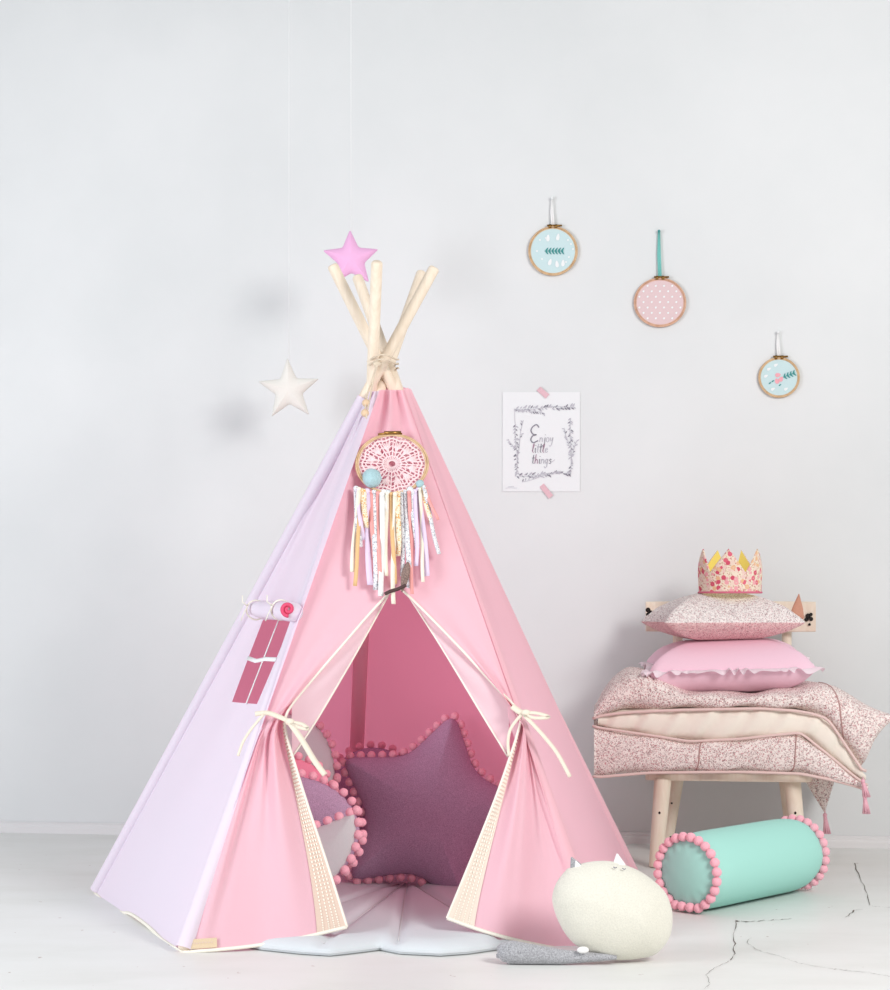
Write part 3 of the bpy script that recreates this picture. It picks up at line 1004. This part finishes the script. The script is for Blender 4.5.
def wall_hoop(cx, cy, rx, ry, top, label, fab, hoopm, cordm, motif):
    c = WALL.at(cx, cy, .012); th = thing('embroidery_hoop', WALL.at(cx, cy, 0), label, 'wall hoop', 'embroidery hoops on the wall')
    r = MB()
    for rr, w_, o_ in ((1.0, .0027, .009), (.945, .0020, .011)):
        r.tube([WALL.at(cx + rx * rr * math.cos(q), cy + ry * rr * math.sin(q), o_) for q in np.linspace(0, 2 * math.pi, 64, endpoint=False)], w_, 8, closed=True, flat=1.8, up=WN)
    r.build('hoop', M[hoopm], th)
    f = MB()
    N = 64
    f.add([WALL.at(cx, cy, .013)] + [WALL.at(cx + rx * .95 * math.cos(2 * math.pi * k / N), cy + ry * .95 * math.sin(2 * math.pi * k / N), .012) for k in range(N)]
          + [WALL.at(cx, cy, .009)] + [WALL.at(cx + rx * .95 * math.cos(2 * math.pi * k / N), cy + ry * .95 * math.sin(2 * math.pi * k / N), .009) for k in range(N)],
          [(0, 1 + (k + 1) % N, 1 + k) for k in range(N)] + [(N + 1, N + 2 + k, N + 2 + (k + 1) % N) for k in range(N)])
    motif(f)
    f.build('fabric', [M[fab], M['teal_line'], M['print_white'], M['print_pink']], th, smooth=False, merge=False)
    s = MB()
    s.tube([WALL.at(cx - 6, cy - ry - 1.5, .012), WALL.at(cx + 9, cy - ry - 1.5, .012)], .0030, 8)
    s.box(WALL.at(cx - 3, cy - ry - .5, .012), (.008, .010, .012), axes=(WX, WN, UP)); s.box(WALL.at(cx + 3, cy - ry - .5, .012), (.008, .010, .012), axes=(WX, WN, UP))
    s.build('hoop_clasp', M['brass'], th)
    rb_ = MB()
    for dx in (-.9, .9):
        rb_.ribbon([WALL.at(cx - 1 + dx * .3, top, .007), WALL.at(cx - 1 + dx, (top + cy - ry) / 2, .009), WALL.at(cx + dx, cy - ry, .012)], .0055, .001, facing=WN)
    rb_.build('hanging_ribbon', M[cordm], th)
    nl = MB(); nl.tube([WALL.at(cx - 1, top, 0), WALL.at(cx - 1, top, .014)], .0028, 8); nl.sphere(WALL.at(cx - 1, top, .014), .0045, 10)
    nl.build('wall_nail', M['print_white'] if cordm == 'white' else M['teal_line'], th)


def sprig(f, cx, cy, L, n, mi, off, lw=1.2, ll=5.0, ang0=0.0):
    ca, sa = math.cos(ang0), math.sin(ang0)
    a = (cx - L / 2 * ca, cy + L / 2 * sa); b = (cx + L / 2 * ca, cy - L / 2 * sa)
    f.ribbon([WALL.at(*a, off), WALL.at(*b, off)], .0022, .0004, mi, facing=WN)
    for k in range(n):
        s = (k + .4) / n; x, y = lerp2(a, b, s)
        for sg in (1, -1):
            ag = ang0 + sg * .95; leafq(f, (x + ll * .42 * math.cos(ag), y - ll * .42 * math.sin(ag)), ag, ll, lw * 1.5, mi, off + .0003)


def motif_a(f):
    sprig(f, 554, 251, 19, 6, 1, .0138, 1.1, 4.6)
    for x, y in ((540, 240), (546, 238), (568, 240), (573, 249), (569, 257), (571, 244), (537, 251), (542, 259), (566, 262)): leafq(f, (x, y), .7, 1.9, 1.9, 2, .0136)
    for x, y, a in ((550, 262, 1.2), (557, 264, 1.7), (563, 263, 1.5), (548, 238, 1.5), (558, 237, 1.4)): leafq(f, (x, y), a, 7, 3.4, 2, .0136)


def motif_b(f):
    for j in range(-4, 5):
        for i in range(-3, 4):
            x = i * 8.2 + (4.1 if j % 2 else 0); y = j * 5.4
            if (x / 22) ** 2 + (y / 21) ** 2 < 1: leafq(f, (660 + x, 302 + y), .8, 2.3, 1.9, 2, .0136)


def motif_c(f):
    sprig(f, 789, 375, 13, 4, 1, .0138, 1.0, 4.2, .35)
    for x, y, a in ((778, 375, .2), (781, 379, 1.0), (777, 381, 2.0)): leafq(f, (x, y), a, 5.6, 4.2, 3, .0138)
    for x, y in ((770, 383), (773, 381), (780, 385)): leafq(f, (x, y), .6, 3.2, 1.3, 1, .0139)
    for x, y in ((769, 369), (776, 365), (786, 389), (773, 389), (766, 376)): leafq(f, (x, y), .5, 4.5, 2.6, 2, .0136)


wall_hoop(553, 251, 24, 24, 198, 'highest of three wall hoops, pale blue fabric with teal leaf sprig', 'aqua_pale', 'hoop', 'white', motif_a)
wall_hoop(660, 302.5, 25.5, 24, 231, 'dusty pink dotted embroidery hoop hanging on an aqua cord', 'pink_dots', 'hoop_pink', 'aqua_cord', motif_b)
wall_hoop(779, 377.5, 20, 19.5, 332, 'smallest wall hoop, pale blue fabric with a pink flower print', 'aqua_pale', 'hoop', 'white', motif_c)

# ------------------------------------------------------------------ taped print
pc = WALL.at(541.5, 442, 0)
po = MB()
cor = [(502.5, 392), (580, 392), (580, 491.5), (502.5, 491.5)]
fr_ = [WALL.at(a, b, .0035 if i in (0, 3) else .0022) for i, (a, b) in enumerate(cor)]; bk_ = [WALL.at(a, b, .0015) for a, b in cor]
po.add(fr_ + bk_, [(3, 2, 1, 0), (4, 5, 6, 7), (0, 1, 5, 4), (1, 2, 6, 5), (2, 3, 7, 6), (3, 0, 4, 7)], 0)
PO = .0046


def stroke(pts, wd, mi):
    po.ribbon([WALL.at(a, b, PO) for a, b in pts], wd * 5.6 / F, .0003, mi, facing=WN)


GL = {'n': ([[(0, 0), (.05, 1), (.08, .6), (.35, 1), (.55, .8), (.58, 0)]], .85), 'o': ([[(.3 + .3 * math.cos(q), .5 + .5 * math.sin(q)) for q in np.linspace(0, 6.3, 12)]], .85),
      'j': ([[(.25, 1), (.25, -.5), (.05, -1), (-.2, -.7)], [(.25, 1.5), (.25, 1.62)]], .55), 'y': ([[(0, 1), (.1, .25), (.4, .25), (.55, 1), (.45, -.5), (.15, -1), (-.1, -.7)]], .8),
      'l': ([[(0, .3), (.3, 1.6), (.22, 2), (.08, 1.7), (.1, .15), (.35, 0)]], .55), 'i': ([[(.1, 1), (.1, .1), (.3, 0)], [(.12, 1.5), (.12, 1.62)]], .5),
      't': ([[(.15, 1.9), (.12, .15), (.35, 0)], [(-.12, 1.2), (.45, 1.25)]], .6), 'e': ([[(0, .5), (.5, .6), (.35, 1), (.05, .8), (.05, .2), (.3, 0), (.6, .25)]], .75),
      'h': ([[(0, 0), (.08, 2)], [(.03, .6), (.35, 1), (.52, .7), (.55, 0)]], .85), 'g': ([[(.5, .9), (.2, 1), (0, .5), (.2, .05), (.5, .4), (.52, 1), (.45, -.6), (.15, -1), (-.1, -.6)]], .85),
      's': ([[(.5, .9), (.2, 1), (.1, .7), (.45, .35), (.3, 0), (0, .1)]], .7)}


def write(text, x, y, s, mis, wd):
    for k, ch in enumerate(text):
        strokes, adv = GL[ch]
        for st in strokes: stroke([(x + (a + .12 * b) * s, y - b * s) for a, b in st], wd, mis[k % len(mis)])
        x += adv * s
    return x


E = smooth_poly([(539, 427.5), (536.5, 424.6), (532.5, 427), (531, 431), (533.5, 434.5), (536.5, 434.6), (532.5, 436), (530.8, 440), (533.5, 442.6), (538, 440.5)], 40)
stroke(E, 1.15, 1)
write('njoy', 539.5, 442, 4.6, [2, 1, 2, 2], .6)
write('little', 532, 452.5, 4.6, [4, 1, 2, 1, 4, 2], .75)
xe = write('things', 532, 463.6, 4.6, [1, 4, 1, 2, 2, 1], .75)
stroke([(xe, 462), (xe + 3, 459.5)], .5, 2)
# sprig border around the words
def border(a, b, n, mi_a, lw, amp):
    L = math.hypot(b[0] - a[0], b[1] - a[1]); dx, dy = (b[0] - a[0]) / L, (b[1] - a[1]) / L
    stroke([(lerp2(a, b, s)[0] - dy * amp * math.sin(7 * s), lerp2(a, b, s)[1] + dx * amp * math.sin(7 * s)) for s in np.linspace(0, 1, 14)], .45, 2)
    for k in range(n):
        s = (k + random.random() * .6) / n; x, y = lerp2(a, b, s); sg = random.choice((-1, 1))
        ag = math.atan2(-dy, dx) + sg * random.uniform(.5, 1.1); ll = random.uniform(2.2, lw)
        leafq(po, (x + ll * .6 * math.cos(ag), y - ll * .6 * math.sin(ag)), ag, ll, ll * .38, random.choice((1, 2, 2, mi_a)), PO)


border((514, 409), (575, 407), 44, 1, 4.4, 1.0); border((514, 409), (545, 413), 14, 2, 3.5, .6)
border((515, 476), (571, 473), 34, 2, 4.4, 1.2); border((522, 482), (560, 471), 12, 2, 3.6, .6)
border((515.5, 424), (517, 474), 34, 1, 3.6, .8); border((517, 458), (523, 420), 10, 2, 3.6, .5); border((514, 448), (508, 439), 6, 2, 2.6, .3)
border((570.5, 418), (571, 474), 34, 1, 3.4, .6); border((571, 458), (577, 440), 8, 2, 3.0, .3); border((569, 446), (564, 428), 8, 2, 2.8, .3)
stroke([(505.5, 488.2), (510, 487.7), (517, 488.1)], .35, 2); stroke([(508, 486.7), (514, 486.5)], .35, 2)
stroke([(514.5, 410), (515, 424)], .3, 2)
pp_ = po.build('poster', [M['paper'], M['ink'], M['ink_soft'], M['paper'], M['ink_mauve']], None, smooth=False, merge=False)
tag(pp_, 'white paper print reading Enjoy little things taped to the wall', 'poster')
for (a, b), lab in ((((538.5, 388.5), (547.5, 396.5)), 'pink washi tape strip holding the top edge of the paper print'), (((541.5, 485), (551, 497)), 'pink washi tape strip holding the bottom edge of the paper print')):
    mm = MB(); n = 6
    L = [lerp2(a, b, k / n) for k in range(n + 1)]
    mm.ribbon([WALL.at(x, y, .0058 - (.0035 if k in (0, 0) else 0)) for k, (x, y) in enumerate(L)], 5.4 * 5.6 / F, .0005, facing=WN)
    tag(mm.build('washi_tape', M['washi'], None, smooth=False), lab, 'tape', 'washi tape on the paper print')

# ------------------------------------------------------------------ small chair under the stack
DCH = 5.17
ch_l, ch_r = 656, 797
seat_z = HC - (774 - YH) / F * 5.0
seat_c = P(727, 700, 5.21)
chair = thing('small_chair', (seat_c.x, seat_c.y, 0), 'small pale wooden chair against the wall carrying the quilt and pillows', 'chair')
# depth axis follows the wall
CXA = WX; CYA = -WN
def ch(x, y, z): return Vector((seat_c.x, seat_c.y, 0)) + CXA * x + CYA * y + UP * z


st = MB()
sec = [(-.235, -.16), (.235, -.16), (.235, .15), (-.235, .15)]
o3 = rounded(sec, .03, 6)
n = len(o3)
vs = [ch(x, y, seat_z - .026) for x, y in o3] + [ch(x, y, seat_z) for x, y in o3]
st.add(vs, [tuple(range(n))[::-1], tuple(range(n, 2 * n))] + [(k, (k + 1) % n, n + (k + 1) % n, n + k) for k in range(n)])
st.build('seat', M['birch'], chair, sharp=40)
zt = seat_z - .02
for a, b in ((P(663, 780, 5.08), (655.5, 5.05)), (P(792, 780, 5.08), (801, 5.05)), (P(677, 780, 5.30), (665, 5.36)), (P(786, 780, 5.30), (794, 5.36))):
    foot = Vector(((b[0] - CX) / F * b[1], b[1], 0.0)); top = Vector((a.x, a.y, zt))
    lg = MB(); lg.rod(foot, top, .0195, .0245, 16, round_=.3)
    ax_ = (top - foot).normalized()
    for s, dx in ((.2, .006), (.62, -.004)):
        p = foot.lerp(top, s); lg.sphere(p + Vector((dx, -(.0195 + .005 * s) * .93, 0)), .0042, 10, m=1, sc=(1, .5, 1.1))
    lg.build('leg', [M['birch'], M['knot']], chair)
# backrest: two posts and a curved crest rail with dark marks at its ends
rail_z0, rail_z1 = HC - (632 - YH) / F * 5.38, HC - (601 - YH) / F * 5.38
for px in (678, 787):
    top = P(px, 622, 5.38); base = Vector((top.x * .985, 5.34, seat_z - .012))
    MB().rod(base, top, .016, .015, 14).build('back_post', M['birch'], chair)
rl = MB()
xs = [P(px, 600, 5.37).x for px in (646, 811)]
def rail(u, v):
    x = xs[0] + (xs[1] - xs[0]) * u
    q = 2 * math.pi * v
    hz = (rail_z1 - rail_z0) / 2; e = .32
    cz = math.copysign(abs(math.sin(q)) ** e, math.sin(q)); cy = math.copysign(abs(math.cos(q)) ** e, math.cos(q))
    return Vector((x, 5.375 - .03 * (2 * u - 1) ** 2 - (x - seat_c.x) * .125 + .011 * cy, (rail_z0 + rail_z1) / 2 + hz * cz * (1 - .04 * (2 * u - 1) ** 2)))
rl.grid(rail, 30, 40)
for u in (0, 1):
    vs = [rail(u, k / 40) for k in range(40)]; rl.add(vs, [tuple(range(40))])
for px, py, r in ((648, 610, 2.6), (650.5, 612.5, 2.3), (648, 614.5, 2.2), (808, 616, 2.6), (811, 614.5, 1.8), (806.5, 619.5, 2.2), (811, 619, 2.2), (809.5, 624.5, 1.4)):
    u = (P(px, py, 5.36).x - xs[0]) / (xs[1] - xs[0]); y = rail(min(max(u, .01), .99), .5).y
    p = P(px, py, y); rl.sphere(p, r * 5.3 / F, 10, m=1, sc=(1, .25, 1))
rl.build('crest_rail', [M['birch'], M['knot']], chair, sharp=50)

# ------------------------------------------------------------------ folded quilt
qc = P(735, 775, 5.2)
qt = thing('folded_quilt', (qc.x, qc.y, seat_z), 'folded ditsy floral quilt with cream lining, draped over the small chair', 'quilt')


def interp(xs_, ys_, x):
    return float(np.interp(x, xs_, ys_))


def smoothstep_interp(tab, x, k):
    X = [r[0] for r in tab]; Y = [r[k] for r in tab]
    # monotone cubic via numpy on a fine smoothing
    h = 4.0
    return sum(interp(X, Y, min(max(x + o, X[0]), X[-1])) for o in (-h, -h / 2, 0, h / 2, h)) / 5


def slab(tab, df, db, m=0, mb=None, ex=.34, nx=90, droop=None, skew=0.0, wrinkle=0.0):
    """stuffed layer lofted left to right: rows of (pixel column, lower row, upper row) seen at its front"""
    mb = mb or MB(); x0, x1 = tab[0][0], tab[-1][0]

    def fn(u, v):
        px = x0 + (x1 - x0) * u; lo = smoothstep_interp(tab, px, 1); hi = smoothstep_interp(tab, px, 2)
        q = 2 * math.pi * v
        cy = math.copysign(abs(math.cos(q)) ** ex, math.cos(q)); cz = math.copysign(abs(math.sin(q)) ** (ex + .12), math.sin(q))
        d0 = df + skew * max(0, (px - 800) / 90)
        d = (d0 + db) / 2 + (db - d0) / 2 * cy
        mid = (lo + hi) / 2; hh = (lo - hi) / 2
        # rows are read at the front: keep the same world height going back
        z = HC + (YH - (mid - hh * cz)) / F * d0
        z += .004 * math.sin(px * .11 + 2 * v * 6.28) * (1 if hh > 3 else 0)
        if wrinkle: d += wrinkle * (math.sin(px * .23 - z * 60) + .6 * math.sin(px * .41 - z * 95)) * max(0, -cy)
        d2 = d - .125 * ((px - CX) / F * d0 - qc.x)
        return Vector(((px - CX) / F * (d2 if px < 720 else d0 + (d2 - d0) * max(0, 1 - (px - 720) / 80)), d2, z))
    mb.fn = fn
    mb.grid(lambda v, u: fn(u, v), 40, nx, m, closed_u=True)
    for u in (0, 1):
        vs = [fn(u, k / 40) for k in range(40)]; mb.add(vs, [tuple(range(40))], m)
    return mb


upper = [(594, 721, 717), (600, 718, 700), (612, 716, 684), (628, 714, 671), (645, 713, 671), (662, 712, 680), (685, 711, 691), (720, 710, 694), (760, 709, 694), (795, 711, 689), (812, 714, 683), (826, 719, 684), (845, 748, 690), (864, 777, 699), (869, 752, 703), (878, 734, 709), (888, 719, 715)]
lower = [(594, 780, 726), (600, 781, 728), (650, 776, 735), (691, 775, 741), (740, 774, 738), (799, 775, 731), (830, 781, 756), (850, 786, 773), (865, 791, 784)]
lining = [(598, 726, 717), (620, 735, 709), (691, 745, 705), (772, 743, 703), (806, 739, 708), (830, 759, 718), (852, 778, 753), (863, 783, 774)]
us = slab(upper, 4.99, 5.40, ex=.5); u_ = us.build('upper_layer', M['floral'], qt)
ls_ = slab(lower, 4.99, 5.40); l_ = ls_.build('lower_layer', M['floral'], qt)
M['seam'] = plain('dusty_rose_seam', rgb(186, 146, 142), 0.95)
MB().tube([us.fn((828 - 594) / 294 + .004 * k, v) for k, v in enumerate(np.linspace(.26, .62, 14) * 1.0)], .0022, 6).build('quilting_seam', M['seam'], u_)
for a, b in ((703, -.0022), (797, -.0016)):
    MB().tube([ls_.fn((a - 594) / 271 + b * k, v) for k, v in enumerate(np.linspace(.34, .66, 14))], .0020, 6).build('quilting_seam', M['seam'], l_)
n_ = slab(lining, 5.008, 5.38, ex=.4, wrinkle=.004, nx=160).build('lining', M['cream'], qt); n_['label'] = 'cream cotton lining between the folded layers'


def edge_line(tab, k, df, a, b, n=60, dy=0.0):
    out = []
    for px in np.linspace(a, b, n):
        y = smoothstep_interp(tab, px, k) + dy; x = (px - CX) / F * df
        out.append(P(px, y, df) + Vector((0, -.125 * (x - qc.x), 0)))
    return out


MB().tube(edge_line(upper, 1, 5.0, 594, 863, dy=-.6), .0042, 8).build('piping', M['piping'], u_)
MB().tube(edge_line(lower, 2, 5.0, 594, 864, dy=1.0), .0038, 8).build('piping', M['piping'], l_)
MB().tube(edge_line(lower, 1, 5.0, 594, 864, dy=-2.0), .0042, 8).build('piping', M['piping'], l_)
# hanging back corner of the quilt
cn = MB()
tri = dense(rounded([(0, 0), (.105, .022), (.066, -.108)], .008), .012)
c0 = P(802, 776, 5.14)
cn.cushion(tri, .012, .02, lambda x, y, z: c0 + Vector((x, -z - .02 * y, y)), rings=8, center=(.057, -.03))
cn.build('hanging_corner', M['floral'], qt)


def tassel(p, L, tilt, parent):
    t_ = MB(); p = Vector(p)
    t_.sphere(p + Vector((0, 0, -.006)), .0065, 10)
    t_.tube([p + Vector((0, 0, .006)), p + Vector((0, 0, -.004))], .0016, 6)
    for k in range(16):
        a = 2 * math.pi * k / 16; r = .0045; R = .010 * (1 if k % 2 else .5)
        t_.tube([p + Vector((r * math.cos(a) * .6, r * math.sin(a) * .6, -.010)), p + Vector((r * math.cos(a) + tilt * .4, r * math.sin(a), -L * .45)), p + Vector((R * math.cos(a) + tilt, R * math.sin(a), -L))], [.0022, .0025, .0018], 5)
    t_.build('tassel', M['tassel'], parent)


tassel(P(863, 779, 4.93), .050, .010, qt)
tassel(P(865, 795, 4.93), .052, .004, qt)
tassel(P(825, 813, 5.13), .060, .006, qt)

# ------------------------------------------------------------------ pillows and crown
def square2d(a, b, pinch, n=20):
    """pillow outline: sides curve in a little between the corners"""
    out = []
    cs = [(-a, -b), (a, -b), (a, b), (-a, b)]
    for k in range(4):
        p = Vector(cs[k]); q = Vector(cs[(k + 1) % 4]); nrm = Vector((-(q - p).y, (q - p).x)).normalized()
        for i in range(n):
            s = i / n; out.append(tuple(p.lerp(q, s) + nrm * pinch * math.sin(math.pi * s)))
    return out


def lying(c, yaw, tilt=0.0, roll=0.0):
    R = Matrix.Rotation(yaw, 3, 'Z') @ Matrix.Rotation(tilt, 3, 'X') @ Matrix.Rotation(roll, 3, 'Y')
    return lambda x, y, z: c + R @ Vector((x, y, z))


pk_c = P(728, 665.5, 5.18)
pk = thing('ruffled_pillow', (pk_c.x, pk_c.y, pk_c.z - .07), 'pink pillow with white ruffled edge lying on the folded quilt', 'pillow', 'pillows stacked on the chair')
sq = square2d(.232, .165, .024)
pl = lying(pk_c, math.radians(-5), math.radians(3), math.radians(-1.6))
m = MB(); m.cushion(sq, .076, .13, pl, rings=18, center=(0, 0), power=2.2, ex=.62)
m.build('pillow_body', M['pillow_pink'], pk)
rf = MB()
N = 400
sqd = dense([tuple(p) for p in sq], .0035)
N = len(sqd)
vs = []; fs = []
for k in range(N):
    p = Vector(sqd[k]); dr = p.normalized()
    ph = k * .62 + 2.2 * math.sin(k * .17) + 1.1 * math.sin(k * .071)
    for j, r in enumerate((-.014, .004, .016, .029)):
        am = (0, .0022, .0055, .0085)[j] * (.6 + .5 * math.sin(k * .11))
        q = p + dr * (r + .003 * math.sin(ph * 1.3))
        vs.append(pl(q.x, q.y, am * math.sin(ph) + .002 - (.006 if j == 3 else 0)))
for k in range(N):
    for j in range(3):
        a = k * 4 + j; b = ((k + 1) % N) * 4 + j; fs.append((a, b, b + 1, a + 1))
rf.add(vs, fs); rf.build('ruffle', M['ruffle'], pk)['label'] = 'white pink gathered ruffle around the edge'

fl_c = P(721, 622, 5.18)
fp = thing('floral_pillow', (fl_c.x, fl_c.y, fl_c.z - .07), 'small ditsy floral pillow under the paper crown on the pink pillow', 'pillow', 'pillows stacked on the chair')
fp['label'] = 'ditsy floral pillow between the pink pillow and the fabric crown'
sq = square2d(.203, .155, .028)
pl = lying(fl_c, math.radians(6), math.radians(0), math.radians(0))
m = MB(); m.cushion(sq, .086, .14, pl, rings=18, center=(0, 0), power=2.0, ex=.72, under=.64, m=0, m_back=1)
m.build('pillow_body', [M['floral_light'], M['floral_rose']], fp)
# its turned-up corner on the right
ce = MB()
cp = P(797, 610, 5.16)
tri = dense(rounded([(-.028, -.030), (.022, -.026), (.018, .006), (.006, .050), (-.012, .012)], .006), .008)
ce.cushion(tri, .010, .018, lambda x, y, z: cp + Vector((x, -z + .2 * x, y)), rings=8, center=(-.001, -.008))
M['corner_shade'] = cloth('shaded_corner_cotton', rgb(206, 150, 128), weave=800, var=0.08)  # brown colour carries the shade inside the folded floral corner
ce.build('turned_corner', M['corner_shade'], fp)['label'] = 'turned up corner with its shaded inside painted coppery brown'

cr_c = P(730, 593.5, 5.17)
cw = thing('fabric_crown', cr_c, 'flower print fabric crown with yellow lining on top of the pillow stack', 'crown')
R0 = 31 * 5.17 / F
def crown_top(a):
    # five uneven points: angles measured from the side that faces the viewer
    b = math.degrees(a) + 90.0; s_ = 0.0
    for pk_a, h0, h1 in ((-165, 20, 36), (-66, 34, 19), (-11, 36, 31), (50, 30, 34), (150, 30, 11)):
        dd = (b - pk_a + 180) % 360 - 180; s_ = max(s_, 1 - abs(dd) / (h1 if dd > 0 else h0))
    return (20.5 + 23.5 * s_) * 5.17 / F


def crown_wall(r, inset=0.0):
    def fn(u, v):
        a = 2 * math.pi * u; h_ = crown_top(a) - inset
        rr = r * (1 + .03 * v)
        return cr_c + Vector((rr * math.cos(a), rr * math.sin(a) * .95, h_ * v))
    return fn


m = MB(); m.grid(crown_wall(R0), 360, 14, 0, closed_u=True); 
def rim(u, v):
    a = crown_wall(R0)(u, 1); b = crown_wall(R0 - .004)(u, 1); return a.lerp(b, v)
m.grid(rim, 360, 1, 0, closed_u=True)
cwo = m.build('crown_band', M['crown'], cw)
m = MB(); m.grid(crown_wall(R0 - .004), 360, 14, 0, closed_u=True); m.build('crown_lining', M['yellow'], cwo)['label'] = 'yellow lining inside the crown'
m = MB(); m.tube([cr_c + Vector((R0 * 1.01 * math.cos(a), R0 * .96 * math.sin(a), .003)) for a in np.linspace(0, 2 * math.pi, 60, endpoint=False)], .0028, 6, closed=True)
M['rose_band'] = cloth('rose_pink_trim', rgb(222, 120, 144))
m.build('crown_trim', M['rose_band'], cwo)['label'] = 'rose pink trim around the bottom edge'

# ------------------------------------------------------------------ bolster
R = .095
A = Vector((.592, 4.325, R + .002)); B = Vector((.918, 4.665, R + .002))
bo = thing('bolster_cushion', ((A + B) / 2).to_2d().to_3d(), 'mint green bolster cushion with pink pompom ends on the floor by the chair', 'cushion')
axv = (B - A).normalized(); bu = (UP - axv * axv.dot(UP)).normalized(); bw = axv.cross(bu)
def bol(u, v):
    a = 2 * math.pi * u; r = R * (1 - .12 * abs(2 * v - 1) ** 9) + .0012 * math.sin(5 * a) * (abs(2 * v - 1) ** 4)
    p = A.lerp(B, v) + (bu * math.cos(a) + bw * math.sin(a)) * r
    if p.z < .002: p.z = .002
    return p
m = MB(); m.grid(bol, 72, 24, 0, closed_u=True); m.build('bolster_cover', M['aqua'], bo)
for c, sg in ((A, -1), (B, 1)):
    mm = MB()
    def cap(u, v):
        a = 2 * math.pi * u; r = R * .88 * v
        puck = .0022 * math.cos(14 * a) * max(0, (v - .6) / .4) * (1 if v < .999 else .3)
        return c + axv * sg * (.020 * (1 - v ** 2.4) + puck) + (bu * math.cos(a) + bw * math.sin(a)) * r
    RC = R * .88; mm.grid(cap, 84, 14, 0, closed_u=True); e = mm.build('end_cap', M['aqua'], bo)
    n = 24
    for k in range(n):
        a = 2 * math.pi * (k + .5) / n
        p = c + axv * sg * .006 + (bu * math.cos(a) + bw * math.sin(a)) * (R * .88 + .0045)
        if p.z < .0155: p.z = .0155; p -= axv * (-sg) * .004
        put_pom(bo, p, .0120)

# ------------------------------------------------------------------ plush cat cushion
cd_ = 3.74
cc = P(612.5, 909, cd_)
cat = thing('cat_cushion', (cc.x, cc.y, 0), 'cream round plush cat cushion with grey tail in front of the tent', 'cushion')
cat_px = [(567.5, 869), (584, 863.5), (600, 861.5), (614, 862.5), (629, 867), (643, 873.5), (656, 883), (665, 892), (670, 902), (673, 917), (670, 936.6), (658.5, 952), (643, 958), (616, 960), (600, 956), (584, 949.5), (572, 942), (562, 929), (554.5, 912), (552, 897), (557, 882)]
body = [((a - 612.5) * cd_ / F, (909 - b) * cd_ / F) for a, b in smooth_poly(cat_px + [cat_px[0]], 84)[:-1]]
lo = min(b for _, b in body)
pl = frame(Vector((cc.x, cc.y, -lo + .004)), math.radians(6), math.radians(4))
m = MB(); m.cushion(body, .068, .11, pl, rings=22, center=(0, 0))
cb = m.build('plush_body', M['cat'], cat)
sc_ = cd_ / F
def cpx(px, py, z=0): return pl((px - 612.5) * sc_, (909 - py) * sc_ + 0.0, z)
for (px, py, rot, mt_) in ((574.5, 864.5, .42, 'cat_grey'), (618.5, 862, .12, 'white')):
    e = MB()
    tri = dense(rounded([(-.015, -.012), (.017, -.012), (.000, .019)], .006), .004)
    cr, sr = math.cos(rot), math.sin(rot)
    base = cpx(px, py, .004)
    e.cushion(tri, .006, .01, lambda x, y, z: base + Vector((x * cr - y * sr, -z, x * sr + y * cr)), rings=6, center=(0, -.004))
    eo = e.build('ear', M[mt_], cat)
    e2 = MB(); tri2 = dense(rounded([(-.006, -.008), (.011, -.009), (.003, .011)], .004), .004)
    base2 = base + Vector((.003, -.0062, -.001))
    e2.cushion(tri2, .003, .006, lambda x, y, z: base2 + Vector((x * cr - y * sr, -z, x * sr + y * cr)), rings=5, center=(.002, -.003))
    e2.build('inner_ear', M['white'], eo)
for px in (613, 622):
    st_ = MB(); st_.tube([cpx(px - 1.8, 867 + 1.4 * (px > 615), .035), cpx(px, 868 + 1.4 * (px > 615), .036), cpx(px + 1.8, 867.6 + 1.4 * (px > 615), .035)], .0011, 6)
    st_.build('stitched_eye', M['ink'], cat)
tl = MB()
tp = smooth_poly([(500, 953), (508, 954), (530, 956), (560, 957.5), (590, 958), (616, 957.5)], 24)
rr = [.006, .013, .0185] + [.0205 - .012 * (k / 22) ** 1.3 for k in range(23)]
tpts = [Vector(((a - CX) / F * 3.72, 3.72, 0)) for a, b in tp]
rr = [.0245 * math.sqrt(max(.06, 1 - (1 - min(1, k / 5)) ** 2)) if k < 5 else (.0245 - .0205 * ((k - 5) / (len(tp) - 6)) ** 1.15) for k in range(len(tp))]
for k, p in enumerate(tpts): p.z = max(rr[k], .016) * .95 + .001; p.y = 3.72 - .02 * k / len(tp)
tpts = [tpts[0] + Vector((-.008, 0, 0))] + tpts; rr = [.004] + rr
tl.tube(tpts, rr, 18); tl.build('tail', M['cat_grey'], cat)
pw = MB(); pw.sphere(P(583, 950, 3.69), .008, 12, sc=(1.6, .8, .9)); pw.build('paw', M['white'], cat)
